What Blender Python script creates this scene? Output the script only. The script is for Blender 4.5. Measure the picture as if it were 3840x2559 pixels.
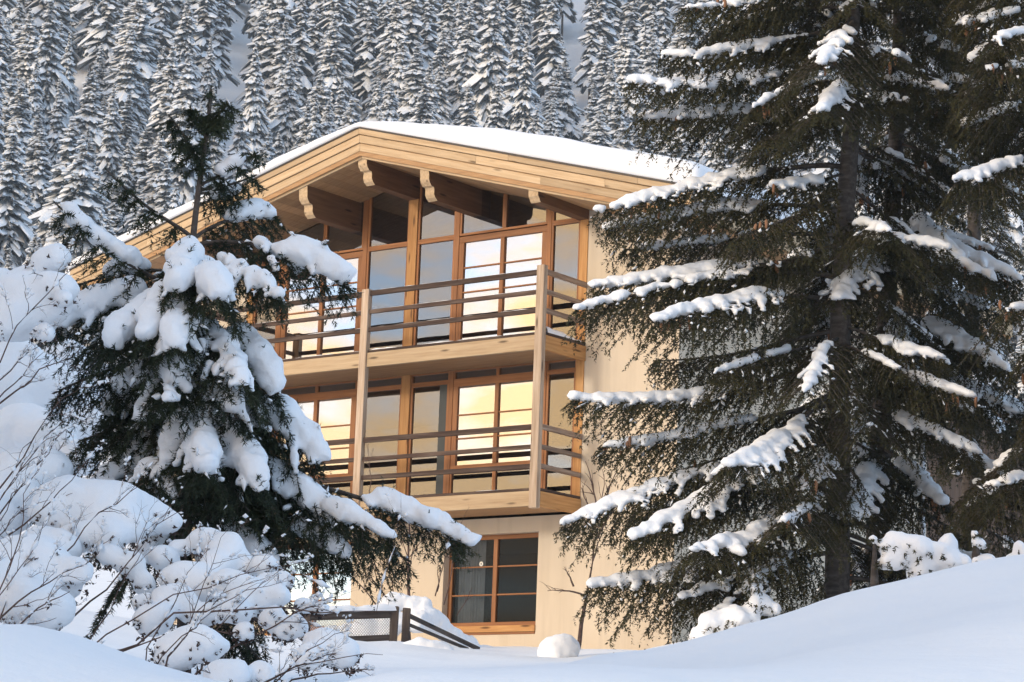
import bpy, bmesh, math, random
import numpy as np
from mathutils import Vector, Matrix, noise as mnoise

for _o in list(bpy.data.objects):
    bpy.data.objects.remove(_o)
scene = bpy.context.scene
COL = scene.collection
random.seed(4)
rng = np.random.default_rng(11)

# ------------------------------------------------------------------ camera
CAM = Vector((26.046, -34.683, -2.850))
YAW, PITCH, ROLL = math.radians(37.622), math.radians(10.833), math.radians(2.124)
_f = Vector((-math.sin(YAW) * math.cos(PITCH), math.cos(YAW) * math.cos(PITCH), math.sin(PITCH)))
_r = Vector((math.cos(YAW), math.sin(YAW), 0))
_u = _r.cross(_f)
_r2 = math.cos(ROLL) * _r + math.sin(ROLL) * _u
_u2 = -math.sin(ROLL) * _r + math.cos(ROLL) * _u
cam_data = bpy.data.cameras.new("camera")
cam_data.sensor_width = 36.0
cam_data.lens = 36.0 * 9500.0 / 3840.0
cam_data.clip_start = 0.1
cam_data.clip_end = 3000
cam = bpy.data.objects.new("camera", cam_data)
COL.objects.link(cam)
cam.matrix_world = Matrix(((_r2.x, _u2.x, -_f.x, CAM.x), (_r2.y, _u2.y, -_f.y, CAM.y),
                           (_r2.z, _u2.z, -_f.z, CAM.z), (0, 0, 0, 1)))
scene.camera = cam

# ------------------------------------------------------------------ light
SUN_EL = math.radians(14.0)
SUN_AZ = math.radians(15.0)          # to the left of the house front's normal (-Y)
to_sun = Vector((-math.sin(SUN_AZ) * math.cos(SUN_EL), -math.cos(SUN_AZ) * math.cos(SUN_EL), math.sin(SUN_EL)))
world = bpy.data.worlds.new("World")
scene.world = world
world.use_nodes = True
wn, wl = world.node_tree.nodes, world.node_tree.links
wn.clear()
w_out = wn.new("ShaderNodeOutputWorld")
w_bg = wn.new("ShaderNodeBackground")
w_sky = wn.new("ShaderNodeTexSky")
w_sky.sky_type = 'NISHITA'
w_sky.sun_disc = False
w_sky.sun_elevation = SUN_EL
w_sky.sun_rotation = math.radians(180.0) + SUN_AZ
w_sky.altitude = 1500
w_sky.air_density = 1.0
w_sky.dust_density = 2.0
w_sky.ozone_density = 2.5
w_bg.inputs["Strength"].default_value = 0.15
# broken evening cloud over the whole sky: warm towards the sun, pale elsewhere
w_tc = wn.new("ShaderNodeTexCoord")
w_map = wn.new("ShaderNodeMapping"); w_map.inputs["Scale"].default_value = (2.2, 2.2, 7.0); w_map.inputs["Location"].default_value = (3.1, 1.7, 0.4)
w_noise = wn.new("ShaderNodeTexNoise"); w_noise.inputs["Scale"].default_value = 4.4
w_noise.inputs["Detail"].default_value = 6.0; w_noise.inputs["Roughness"].default_value = 0.55
w_ramp = wn.new("ShaderNodeValToRGB")
w_ramp.color_ramp.elements[0].position = 0.34; w_ramp.color_ramp.elements[1].position = 0.52
w_ramp.color_ramp.elements[1].color = (0.9, 0.9, 0.9, 1)
w_dot = wn.new("ShaderNodeVectorMath"); w_dot.operation = 'DOT_PRODUCT'
w_dot.inputs[1].default_value = to_sun
w_mr = wn.new("ShaderNodeMapRange"); w_mr.inputs["From Min"].default_value = 0.55; w_mr.inputs["From Max"].default_value = 1.0
w_cc = wn.new("ShaderNodeMixRGB")
w_cc.inputs["Color1"].default_value = (2.5, 3.4, 4.6, 1)
w_cc.inputs["Color2"].default_value = (11.0, 6.5, 1.9, 1)
w_mix = wn.new("ShaderNodeMixRGB")
wl.new(w_tc.outputs["Generated"], w_map.inputs["Vector"])
wl.new(w_map.outputs[0], w_noise.inputs["Vector"])
wl.new(w_noise.outputs["Fac"], w_ramp.inputs["Fac"])
wl.new(w_tc.outputs["Generated"], w_dot.inputs[0])
wl.new(w_dot.outputs["Value"], w_mr.inputs["Value"])
wl.new(w_mr.outputs[0], w_cc.inputs["Fac"])
wl.new(w_ramp.outputs["Color"], w_mix.inputs["Fac"])
wl.new(w_sky.outputs[0], w_mix.inputs["Color1"])
wl.new(w_cc.outputs[0], w_mix.inputs["Color2"])
wl.new(w_mix.outputs[0], w_bg.inputs["Color"])
wl.new(w_bg.outputs[0], w_out.inputs["Surface"])

sun_data = bpy.data.lights.new("sun", 'SUN')
sun_data.energy = 0.9
sun_data.angle = math.radians(9.0)
sun_data.color = (1.0, 0.92, 0.81)
sun = bpy.data.objects.new("sun", sun_data)
COL.objects.link(sun)
sun.location = (0, -20, 40)
sun.rotation_euler = (-to_sun).to_track_quat('-Z', 'Y').to_euler()

scene.view_settings.view_transform = 'Standard'
scene.view_settings.look = 'None'
scene.view_settings.exposure = 0.92
scene.view_settings.gamma = 1.0
scene.view_settings.use_curve_mapping = False
scene.render.engine = 'CYCLES'
scene.cycles.use_denoising = True
scene.cycles.max_bounces = 6
scene.cycles.diffuse_bounces = 3
scene.cycles.transparent_max_bounces = 8
scene.cycles.sample_clamp_indirect = 4.0

# ------------------------------------------------------------------ frames
GS = Vector((math.cos(YAW), math.sin(YAW), 0))      # garden frame: s to the right, d away from the road
GD = Vector((-math.sin(YAW), math.cos(YAW), 0))
def G(s, d, z):
    return Vector((CAM.x + s * GS.x + d * GD.x, CAM.y + s * GS.y + d * GD.y, z))
def Gn(a):
    a = np.asarray(a, float)
    return np.stack([CAM.x + a[..., 0] * GS.x + a[..., 1] * GD.x,
                     CAM.y + a[..., 0] * GS.y + a[..., 1] * GD.y, a[..., 2]], -1)

# ------------------------------------------------------------------ object helpers
WM = {}
def _link(o, W, parent):
    COL.objects.link(o)
    if parent is not None:
        o.parent = parent
        o.matrix_basis = WM[parent.name].inverted() @ W
    else:
        o.matrix_basis = W
    WM[o.name] = W.copy()
    return o
def tag(o, label=None, cat=None, group=None, kind=None):
    if label: o["label"] = label
    if cat: o["category"] = cat
    if group: o["group"] = group
    if kind: o["kind"] = kind
    return o
def empty(name, loc, label, cat, group=None, rz=0.0):
    o = bpy.data.objects.new(name, None)
    o.empty_display_size = 0.3
    _link(o, Matrix.Translation(Vector(loc)) @ Matrix.Rotation(rz, 4, 'Z'), None)
    return tag(o, label, cat, group)
def mesh_from(verts, faces, mats, smooth=False, midx=None):
    me = bpy.data.meshes.new("mesh")
    verts = np.asarray(verts, np.float32)
    if isinstance(faces, np.ndarray):
        n, k = faces.shape
        me.vertices.add(len(verts)); me.vertices.foreach_set("co", verts.ravel())
        me.loops.add(n * k); me.loops.foreach_set("vertex_index", faces.astype(np.int32).ravel())
        me.polygons.add(n)
        me.polygons.foreach_set("loop_start", np.arange(0, n * k, k, dtype=np.int32))
        me.polygons.foreach_set("loop_total", np.full(n, k, np.int32))
    else:
        me.from_pydata([tuple(map(float, v)) for v in verts], [], faces)
    for m in (mats if isinstance(mats, (list, tuple)) else [mats]):
        me.materials.append(m)
    if midx is not None:
        me.polygons.foreach_set("material_index", np.asarray(midx, np.int32))
    if smooth:
        me.polygons.foreach_set("use_smooth", np.ones(len(me.polygons), bool))
    me.update(calc_edges=True)
    me.validate()
    return me
def obj(name, me, parent=None, W=None):
    o = bpy.data.objects.new(name, me)
    return _link(o, W if W is not None else Matrix.Identity(4), parent)
def wobj(name, verts, faces, mats, parent=None, smooth=False, midx=None, origin=None):
    """verts in world space; the object's origin sits at `origin`."""
    if origin is None:
        origin = WM[parent.name].translation if parent is not None else Vector((0, 0, 0))
    v = np.asarray(verts, np.float64) - np.array(origin)
    return obj(name, mesh_from(v, faces, mats, smooth, midx), parent, Matrix.Translation(Vector(origin)))

_box = {}
def box_mesh(L, w, h, mat, bev=0.004):
    key = (round(L, 4), round(w, 4), round(h, 4), mat.name, bev)
    if key not in _box:
        bm = bmesh.new()
        bmesh.ops.create_cube(bm, size=1.0)
        for v in bm.verts:
            v.co = Vector((v.co.x * L, v.co.y * w, v.co.z * h))
        if bev:
            bmesh.ops.bevel(bm, geom=list(bm.edges), offset=min(bev, .3 * min(L, w, h)), segments=1, affect='EDGES')
        me = bpy.data.meshes.new("box"); bm.to_mesh(me); bm.free()
        me.materials.append(mat)
        _box[key] = me
    return _box[key]
def bar(name, p0, p1, w, h, mat, parent, up=(0, 0, 1), bev=0.004):
    """a timber or bar from p0 to p1 (centre line); w across, h along `up`."""
    p0, p1 = Vector(p0), Vector(p1)
    x = (p1 - p0); L = x.length; x.normalize()
    up = Vector(up); y = up.cross(x).normalized(); z = x.cross(y)
    c = (p0 + p1) / 2
    W = Matrix(((x.x, y.x, z.x, c.x), (x.y, y.y, z.y, c.y), (x.z, y.z, z.z, c.z), (0, 0, 0, 1)))
    return obj(name, box_mesh(L, w, h, mat, bev), parent, W)
def bx(name, x0, x1, y0, y1, z0, z1, mat, parent, bev=0.004):
    """axis-aligned timber; its grain runs along the longest side."""
    dx, dy, dz = x1 - x0, y1 - y0, z1 - z0
    c = ((x0 + x1) / 2, (y0 + y1) / 2, (z0 + z1) / 2)
    if dz >= dx and dz >= dy:
        return bar(name, (c[0], c[1], z0), (c[0], c[1], z1), dy, dx, mat, parent, up=(1, 0, 0), bev=bev)
    if dy >= dx:
        return bar(name, (c[0], y0, c[2]), (c[0], y1, c[2]), dx, dz, mat, parent, bev=bev)
    return bar(name, (x0, c[1], c[2]), (x1, c[1], c[2]), dy, dz, mat, parent, bev=bev)

# ------------------------------------------------------------------ materials
def new_mat(name):
    m = bpy.data.materials.new(name)
    m.use_nodes = True
    nt = m.node_tree
    b = nt.nodes["Principled BSDF"]
    return m, nt.nodes, nt.links, b
def set_in(b, **kw):
    for k, v in kw.items():
        k = k.replace("_", " ")
        if k in b.inputs: b.inputs[k].default_value = v
def mapped(n, l, scale, coord="Object"):
    tc = n.new("ShaderNodeTexCoord"); mp = n.new("ShaderNodeMapping")
    mp.inputs["Scale"].default_value = scale
    l.new(tc.outputs[coord], mp.inputs["Vector"])
    return mp
def noise_node(n, l, vec, scale, detail=4, rough=0.55):
    t = n.new("ShaderNodeTexNoise")
    t.inputs["Scale"].default_value = scale; t.inputs["Detail"].default_value = detail
    t.inputs["Roughness"].default_value = rough
    if vec is not None: l.new(vec, t.inputs["Vector"])
    return t
def ramp(n, l, fac, stops):
    r = n.new("ShaderNodeValToRGB")
    e = r.color_ramp.elements
    while len(e) < len(stops): e.new(0.5)
    for el, (p, c) in zip(e, stops):
        el.position = p; el.color = (*c, 1)
    l.new(fac, r.inputs["Fac"])
    return r
def bump(n, l, b, height, strength, dist=0.01):
    bp = n.new("ShaderNodeBump")
    bp.inputs["Strength"].default_value = strength; bp.inputs["Distance"].default_value = dist
    l.new(height, bp.inputs["Height"]); l.new(bp.outputs[0], b.inputs["Normal"])
def wood(name, dark, mid, light, knots=True, rough=0.65, vary=0.16, sheen=0.3):
    m, n, l, b = new_mat(name)
    oi = n.new("ShaderNodeObjectInfo")
    mp = mapped(n, l, (0.55, 9.0, 9.0))
    off = n.new("ShaderNodeVectorMath"); off.operation = 'SCALE'; off.inputs[0].default_value = (37, 23, 51)
    l.new(oi.outputs["Random"], off.inputs["Scale"])
    add = n.new("ShaderNodeVectorMath"); add.operation = 'ADD'
    l.new(mp.outputs[0], add.inputs[0]); l.new(off.outputs[0], add.inputs[1])
    nz = noise_node(n, l, add.outputs[0], 2.2, 6, 0.6)
    r = ramp(n, l, nz.outputs["Fac"], [(0.28, dark), (0.5, mid), (0.72, light)])
    col = r.outputs[0]
    if knots:
        mp2 = mapped(n, l, (1.0, 5.0, 5.0))
        add2 = n.new("ShaderNodeVectorMath"); add2.operation = 'ADD'
        l.new(mp2.outputs[0], add2.inputs[0]); l.new(off.outputs[0], add2.inputs[1])
        vo = n.new("ShaderNodeTexVoronoi"); vo.inputs["Scale"].default_value = 1.1
        l.new(add2.outputs[0], vo.inputs["Vector"])
        kr = ramp(n, l, vo.outputs["Distance"], [(0.06, (1, 1, 1)), (0.16, (0, 0, 0))])
        mx = n.new("ShaderNodeMixRGB"); l.new(kr.outputs[0], mx.inputs["Fac"])
        l.new(col, mx.inputs["Color1"]); mx.inputs["Color2"].default_value = (*[c * 0.38 for c in dark], 1)
        col = mx.outputs[0]
    hv = n.new("ShaderNodeHueSaturation")
    mr = n.new("ShaderNodeMapRange"); mr.inputs["To Min"].default_value = 1 - vary; mr.inputs["To Max"].default_value = 1 + vary
    l.new(oi.outputs["Random"], mr.inputs["Value"]); l.new(mr.outputs[0], hv.inputs["Value"])
    l.new(col, hv.inputs["Color"]); l.new(hv.outputs[0], b.inputs["Base Color"])
    set_in(b, Roughness=rough)
    b.inputs["Specular IOR Level"].default_value = sheen
    bump(n, l, b, nz.outputs["Fac"], 0.35, 0.006)
    return m
M = {}
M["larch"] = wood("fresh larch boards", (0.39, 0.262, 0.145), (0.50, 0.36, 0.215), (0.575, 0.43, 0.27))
M["spruce_beam"] = wood("oiled spruce timber", (0.36, 0.165, 0.055), (0.47, 0.24, 0.085), (0.56, 0.315, 0.125))
M["purlin_shaded"] = wood("shade-darkened purlin", (0.105, 0.048, 0.020), (0.15, 0.072, 0.032), (0.20, 0.10, 0.047))  # shade on the purlin flanks is put into this darker brown
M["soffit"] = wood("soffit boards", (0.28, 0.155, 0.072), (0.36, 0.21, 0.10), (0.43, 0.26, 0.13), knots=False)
M["frame"] = wood("window frame wood", (0.21, 0.085, 0.030), (0.30, 0.125, 0.045), (0.37, 0.165, 0.065), knots=False, rough=0.5)
M["old_wood"] = wood("weathered grey timber", (0.15, 0.095, 0.065), (0.26, 0.185, 0.135), (0.38, 0.30, 0.235), vary=0.22, rough=0.85)
M["rail_wood"] = wood("weathered rail timber", (0.040, 0.024, 0.018), (0.075, 0.048, 0.036), (0.15, 0.11, 0.085), vary=0.2, rough=0.85)
M["post_wood"] = wood("silvered larch post", (0.30, 0.205, 0.135), (0.44, 0.33, 0.235), (0.56, 0.45, 0.345), rough=0.8)
M["fence_wood"] = wood("dark fence timber", (0.045, 0.032, 0.027), (0.085, 0.064, 0.052), (0.15, 0.12, 0.10), rough=0.9)
M["clad"] = wood("brown board cladding", (0.085, 0.045, 0.025), (0.13, 0.072, 0.04), (0.18, 0.10, 0.06))

def plaster():
    m, n, l, b = new_mat("beige render")
    mp = mapped(n, l, (1, 1, 1))
    a = noise_node(n, l, mp.outputs[0], 0.7, 5, 0.6)
    r = ramp(n, l, a.outputs["Fac"], [(0.3, (0.60, 0.505, 0.385)), (0.7, (0.655, 0.56, 0.435))])
    mp2 = mapped(n, l, (2.6, 2.6, 0.16)); st = noise_node(n, l, mp2.outputs[0], 1.6, 5, 0.65)
    r2 = ramp(n, l, st.outputs["Fac"], [(0.30, (0.86, 0.85, 0.83)), (0.52, (1, 1, 1))])
    mx = n.new("ShaderNodeMixRGB"); mx.blend_type = 'MULTIPLY'; mx.inputs["Fac"].default_value = 0.8
    l.new(r.outputs[0], mx.inputs["Color1"]); l.new(r2.outputs[0], mx.inputs["Color2"])
    l.new(mx.outputs[0], b.inputs["Base Color"]); set_in(b, Roughness=0.92)
    g = noise_node(n, l, mp.outputs[0], 90, 3, 0.7)
    bump(n, l, b, g.outputs["Fac"], 0.25, 0.006)
    return m
M["plaster"] = plaster()
def snow_mat(name="snow", scale=1.0):
    m, n, l, b = new_mat(name)
    mp = mapped(n, l, (1, 1, 1))
    a = noise_node(n, l, mp.outputs[0], 1.5 * scale, 4, 0.5)
    r = ramp(n, l, a.outputs["Fac"], [(0.3, (0.86, 0.875, 0.90)), (0.7, (0.90, 0.91, 0.925))])
    l.new(r.outputs[0], b.inputs["Base Color"]); set_in(b, Roughness=0.75)
    b.inputs["Specular IOR Level"].default_value = 0.2
    g = noise_node(n, l, mp.outputs[0], 55 * scale, 4, 0.65)
    g2 = noise_node(n, l, mp.outputs[0], 9 * scale, 3, 0.5)
    mx = n.new("ShaderNodeMath"); mx.operation = 'MULTIPLY_ADD'; mx.inputs[1].default_value = 0.35
    l.new(g.outputs["Fac"], mx.inputs[0]); l.new(g2.outputs["Fac"], mx.inputs[2])
    bump(n, l, b, mx.outputs[0], 0.5, 0.02 / scale)
    return m
M["snow"] = snow_mat()
def plain(name, col, rough=0.6, metal=0.0, spec=0.5):
    m, n, l, b = new_mat(name)
    mp = mapped(n, l, (1, 1, 1)); a = noise_node(n, l, mp.outputs[0], 6, 4)
    r = ramp(n, l, a.outputs["Fac"], [(0.3, tuple(c * 0.85 for c in col)), (0.7, tuple(min(1, c * 1.12) for c in col))])
    l.new(r.outputs[0], b.inputs["Base Color"])
    set_in(b, Roughness=rough, Metallic=metal); b.inputs["Specular IOR Level"].default_value = spec
    return m
M["flashing"] = plain("dark metal drip edge", (0.06, 0.05, 0.045), 0.5, 0.4)
M["zinc"] = plain("zinc downpipe", (0.45, 0.45, 0.46), 0.45, 0.7)
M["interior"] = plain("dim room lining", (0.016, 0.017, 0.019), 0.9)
M["dark_panel"] = plain("dark grey panel", (0.030, 0.036, 0.036), 0.5)
M["curtain"] = plain("grey curtain", (0.30, 0.31, 0.30), 0.95)
M["ornament"] = plain("pale rosette", (0.7, 0.68, 0.6), 0.5)
M["wire"] = plain("galvanised wire", (0.62, 0.61, 0.58), 0.6, 0.2)
M["furniture"] = plain("dark rattan", (0.04, 0.037, 0.035), 0.8)
def glass(name, refl, tint=(0.5, 0.52, 0.5), glossy=(1, 1, 1), wob=0.0):
    m, n, l, b = new_mat(name)
    n.remove(b)
    out = n["Material Output"]
    t = n.new("ShaderNodeBsdfTransparent"); t.inputs[0].default_value = (*tint, 1)
    g = n.new("ShaderNodeBsdfGlossy"); g.inputs["Roughness"].default_value = 0.0; g.inputs["Color"].default_value = (*glossy, 1)
    mx = n.new("ShaderNodeMixShader"); mx.inputs[0].default_value = refl
    if wob:
        mp = mapped(n, l, (1, 1, 1)); a = noise_node(n, l, mp.outputs[0], 1.3, 1)
        bp = n.new("ShaderNodeBump"); bp.inputs["Strength"].default_value = wob; bp.inputs["Distance"].default_value = 0.02
        l.new(a.outputs["Fac"], bp.inputs["Height"]); l.new(bp.outputs[0], g.inputs["Normal"])
    l.new(t.outputs[0], mx.inputs[1]); l.new(g.outputs[0], mx.inputs[2]); l.new(mx.outputs[0], out.inputs["Surface"])
    return m
M["glass"] = glass("window glass", 0.24, wob=0.03)
M["glass_door"] = glass("coated door glass", 0.62, wob=0.03)
M["glass_dark"] = glass("clear low glass", 0.016, tint=(0.5, 0.53, 0.57))
# ================================================================== the chalet
D = 1.29                    # front wall plane (y)
AX = -4.14                  # ridge
TR, TL = math.tan(math.radians(15.5)), math.tan(math.radians(14.2))
ZTOP = 9.80
XR, XL = 3.42, -11.72       # eaves
XW1, XW0 = 1.985, -10.27    # side walls
YB = 10.3                   # rear wall
YF = -0.42                  # roof front
def zroof(x):
    return ZTOP - ((x - AX) * TR if x > AX else (AX - x) * TL)
house = empty("chalet", (AX, D, 0.0), "three-storey timber-balconied alpine chalet with beige walls and snow-covered gable roof", "house")

def wall_grid(name, xs, zs, holes, y0, y1, mat, parent, ztop=None):
    """front wall with openings: cells between xs and zs, minus holes; reveals included."""
    V, Fc, idx = [], [], {}
    def v(x, y, z):
        k = (round(x, 4), round(y, 4), round(z, 4))
        if k not in idx: idx[k] = len(V); V.append(k)
        return idx[k]
    nx, nz = len(xs) - 1, len(zs) - 1
    solid = lambda i, j: 0 <= i < nx and 0 <= j < nz and (i, j) not in holes
    def zz(i, j): return zs[j] if not (ztop and j == nz) else ztop(xs[i])
    for i in range(nx):
        for j in range(nz):
            if not solid(i, j): continue
            a, b = xs[i], xs[i + 1]
            z00, z10, z11, z01 = zz(i, j), zz(i + 1, j), zz(i + 1, j + 1), zz(i, j + 1)
            Fc.append((v(a, y0, z00), v(b, y0, z10), v(b, y0, z11), v(a, y0, z01)))
            Fc.append((v(a, y1, z01), v(b, y1, z11), v(b, y1, z10), v(a, y1, z00)))
            if not solid(i - 1, j): Fc.append((v(a, y0, z01), v(a, y1, z01), v(a, y1, z00), v(a, y0, z00)))
            if not solid(i + 1, j): Fc.append((v(b, y0, z10), v(b, y1, z10), v(b, y1, z11), v(b, y0, z11)))
            if not solid(i, j - 1): Fc.append((v(a, y0, z00), v(a, y1, z00), v(b, y1, z10), v(b, y0, z10)))
            if not solid(i, j + 1): Fc.append((v(a, y0, z01), v(b, y0, z11), v(b, y1, z11), v(a, y1, z01)))
    return wobj(name, V, Fc, mat, parent)

SOFF = 0.555                # roof build-up below the top line
def zsoff(x): return zroof(x) - SOFF
# walls: ground floor with two windows, the two sides of the glazed gable, the flanks
wall_grid("wall", [-10.27, -7.40, -5.28, -3.06, -0.92, 1.985], [-0.9, 0.52, 2.32, 2.60],
          {(1, 1), (3, 1)}, D, D + 0.36, M["plaster"], house)
wall_grid("wall", [-0.03, 1.985], [2.60, 8.0], set(), D, D + 0.36, M["plaster"], house, ztop=lambda x: zsoff(x) + 0.02)
wall_grid("wall", [-10.27, -8.36], [2.60, 8.0], set(), D, D + 0.36, M["plaster"], house, ztop=lambda x: zsoff(x) + 0.02)
for xa, xb in ((XW1 - 0.36, XW1), (XW0, XW0 + 0.36)):
    zt = zsoff(xb if xb > 0 else xa) + 0.02
    wobj("wall", [(xa, D + 0.36, -0.9), (xb, D + 0.36, -0.9), (xb, YB, -0.9), (xa, YB, -0.9),
                  (xa, D + 0.36, zt), (xb, D + 0.36, zt), (xb, YB, zt), (xa, YB, zt)],
         [(0, 3, 2, 1), (4, 5, 6, 7), (0, 1, 5, 4), (1, 2, 6, 5), (2, 3, 7, 6), (3, 0, 4, 7)], M["plaster"], house)
wall_grid("wall", [XW0 + .36, AX, XW1 - .36], [-0.9, 8.0], set(), YB - 0.36, YB, M["plaster"], house, ztop=lambda x: zsoff(x) + 0.02)
# rooms behind the glass
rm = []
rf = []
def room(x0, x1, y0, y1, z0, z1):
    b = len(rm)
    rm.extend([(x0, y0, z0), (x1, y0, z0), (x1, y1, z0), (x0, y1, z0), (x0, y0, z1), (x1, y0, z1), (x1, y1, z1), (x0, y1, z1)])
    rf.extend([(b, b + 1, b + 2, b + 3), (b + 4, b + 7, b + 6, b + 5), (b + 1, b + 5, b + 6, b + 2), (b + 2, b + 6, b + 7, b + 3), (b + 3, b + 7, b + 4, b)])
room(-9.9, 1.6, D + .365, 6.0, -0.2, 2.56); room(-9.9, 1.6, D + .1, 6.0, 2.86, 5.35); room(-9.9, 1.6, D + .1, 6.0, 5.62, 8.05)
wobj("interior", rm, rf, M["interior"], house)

# ---- roof: deck, fascia boards, soffit planks, metal edge, snow
RY1 = YB + 0.9
rv = []
for y in (YF + 0.07, RY1):
    for x in (XL + .03, AX, XR - .03):
        rv += [(x, y, zroof(x) - 0.01), (x, y, zroof(x) - SOFF + 0.035)]
rfc = [(0, 1, 3, 2), (2, 3, 5, 4), (6, 8, 9, 7), (8, 10, 11, 9), (0, 2, 8, 6), (2, 4, 10, 8), (1, 7, 9, 3), (3, 9, 11, 5), (0, 6, 7, 1), (4, 5, 11, 10)]
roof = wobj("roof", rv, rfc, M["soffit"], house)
def plumb_board(name, x0, x1, o0, o1, y0, y1, mat, parent):
    """board under the roof line from x0 to x1, between o0 and o1 below it, plumb-cut ends; grain along the slope."""
    xm = (x0 + x1) / 2
    slope = -math.atan(TR) if xm > AX else math.atan(TL)
    org = Vector((xm, (y0 + y1) / 2, zroof(xm) - (o0 + o1) / 2))
    W = Matrix.Translation(org) @ Matrix.Rotation(-slope, 4, 'Y')
    Wi = W.inverted()
    pts = [Wi @ Vector(q) for q in [(x, y, zroof(x) - o) for y in (y0, y1) for x, o in ((x0, o1), (x1, o1), (x1, o0), (x0, o0))]]
    bm = bmesh.new()
    vs = [bm.verts.new(q) for q in pts]
    for f in ((0, 1, 2, 3), (7, 6, 5, 4), (0, 4, 5, 1), (1, 5, 6, 2), (2, 6, 7, 3), (3, 7, 4, 0)):
        bm.faces.new([vs[i] for i in f])
    bmesh.ops.bevel(bm, geom=[e for e in bm.edges if abs((e.verts[0].co - e.verts[1].co).x) > 0.3], offset=0.006, segments=1, affect='EDGES')
    me = bpy.data.meshes.new("board"); bm.to_mesh(me); bm.free(); me.materials.append(mat)
    return obj(name, me, parent, W)
joints = [[-7.9, AX, -0.6, 2.2], [-9.6, AX, -1.35, 1.5], [-6.9, AX, 0.1, 2.5], [-8.5, AX, 1.0]]
bands = [(0.005, 0.118, YF, YF + .03), (0.130, 0.277, YF + .026, YF + .052), (0.290, 0.434, YF + .052, YF + .078), (0.425, 0.560, YF + .125, YF + .16)]
for (o0, o1, y0, y1), js in zip(bands, joints):
    xs = [XL] + js + [XR]
    for a, b in zip(xs[:-1], xs[1:]):
        plumb_board("fascia_board", a + 0.003, b - 0.003, o0, o1, y0, y1, M["larch"], roof)
for a, b in ((XL - .01, AX), (AX, XR + .01)):
    plumb_board("drip_edge", a, b, -0.022, 0.012, YF - .022, YF + .06, M["flashing"], roof)
x = XL + 0.02
while x < XR - 0.05:
    w_ = min(0.215, XR - 0.03 - x)
    if x < AX < x + w_: w_ = AX - x + 1e-4
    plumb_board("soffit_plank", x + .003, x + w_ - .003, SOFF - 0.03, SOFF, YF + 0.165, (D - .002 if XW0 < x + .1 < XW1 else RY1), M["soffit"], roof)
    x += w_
for x in (XL, XR):          # eave boards along the sides
    bx("eave_board", x - .015, x + .015, YF + .08, RY1, zroof(x) - 0.5, zroof(x) - 0.01, M["larch"], roof)
def roof_snow():
    xs = np.concatenate([np.linspace(XL - .04, XL + .45, 9), np.linspace(XL + .6, XR - .6, 110), np.linspace(XR - .45, XR + .05, 9)])
    prof = [(0.03, 0.0), (-0.045, 0.05), (-0.075, 0.22), (-0.07, 0.45), (-0.03, 0.70), (0.05, 0.88), (0.16, 0.97), (0.35, 1.0)] + [(0.35 + 0.45 * k, 1.0) for k in range(1, 25)]
    V = []
    for ix, x in enumerate(xs):
        side = min(x - xs[0], xs[-1] - x)
        edge = min(1.0, math.sqrt(max(0.0, 1 - (1 - min(side / 0.35, 1)) ** 2)))
        if x > AX: th = 0.17 + 0.30 * min(1, (x - AX) / 3.2) ** 0.8
        else: th = 0.17 + 0.07 * min(1, (AX - x) / 1.5)
        rsm = abs(x - AX)
        lift = max(0.0, 0.16 - rsm * 0.16)
        for py, ph in prof:
            nz = mnoise.noise(Vector((x * 0.9, py * 0.9, 3.0))) * 0.05 + mnoise.noise(Vector((x * 6, py * 6, 1.0))) * 0.009
            hh = (th * (0.22 + 0.78 * edge) + nz * (ph > 0.1)) * ph
            jy = mnoise.noise(Vector((x * 2.1, ph * 2, 7.7))) * 0.035 * (0.2 + ph)
            if ix in (0, len(xs) - 1): hh = 0.0; jy = 0.0
            V.append((x, min(YF + py + jy, RY1), zroof(x) + 0.012 + hh - lift * 0.25 * ph))
    n = len(prof)
    Fs = [(i * n + j, (i + 1) * n + j, (i + 1) * n + j + 1, i * n + j + 1) for i in range(len(xs) - 1) for j in range(n - 1)]
    wobj("roof_snow", V, Fs, M["snow"], roof, smooth=True)
roof_snow()

# ---- purlins with scrolled ends
def purlin(x1, zb, ridge_pt=False, short=False):
    w = 0.21
    x0 = x1 - w
    top0, top1 = zsoff(x0) + .02, zsoff(x1) + .02
    if short:
        pr = [(D + .3, zb), (-0.17, zb), (-0.20, zb + .03), (-0.215, zb + .06), (-0.25, zb + .10), (-0.265, None), (D + .3, None)]
    else:
        h1 = zb + 0.245
        pr = [(D + .3, zb), (0.02, zb), (-0.005, zb + .02), (-0.05, zb + .05), (-0.085, zb + .11), (-0.085, zb + .19), (-0.10, h1 - .012),
              (-0.175, h1), (-0.19, h1 + .02), (-0.225, h1 + .055), (-0.25, h1 + .11), (-0.25, h1 + .17), (-0.265, None), (D + .3, None)]
    ylist = [(y, z) for y, z in pr]
    n = len(ylist)
    V = []
    for xx, tp in ((x0, top0), (x1, top1)):
        for y, z in ylist: V.append((xx, y, tp if z is None else z))
    c = Vector(((x0 + x1) / 2, D, zb))
    W = Matrix.Translation(c) @ Matrix.Rotation(math.pi / 2, 4, 'Z')   # grain (local x) along the depth
    Wi = W.inverted()
    bm = bmesh.new()
    vs = [bm.verts.new(Wi @ Vector(q)) for q in V]
    bm.faces.new(vs[:n][::-1]); bm.faces.new(vs[n:])
    for i in range(n):
        j = (i + 1) % n
        bm.faces.new((vs[i], vs[j], vs[n + j], vs[n + i]))
    bmesh.ops.recalc_face_normals(bm, faces=bm.faces)
    me = bpy.data.meshes.new("purlin"); bm.to_mesh(me); bm.free(); me.materials.append(M["purlin_shaded"]); me.materials.append(M["larch"])
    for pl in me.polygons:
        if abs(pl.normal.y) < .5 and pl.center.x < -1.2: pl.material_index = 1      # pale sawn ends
    obj("purlin", me, house, W)
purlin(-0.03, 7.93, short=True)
purlin(-2.535, 8.30)
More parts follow.
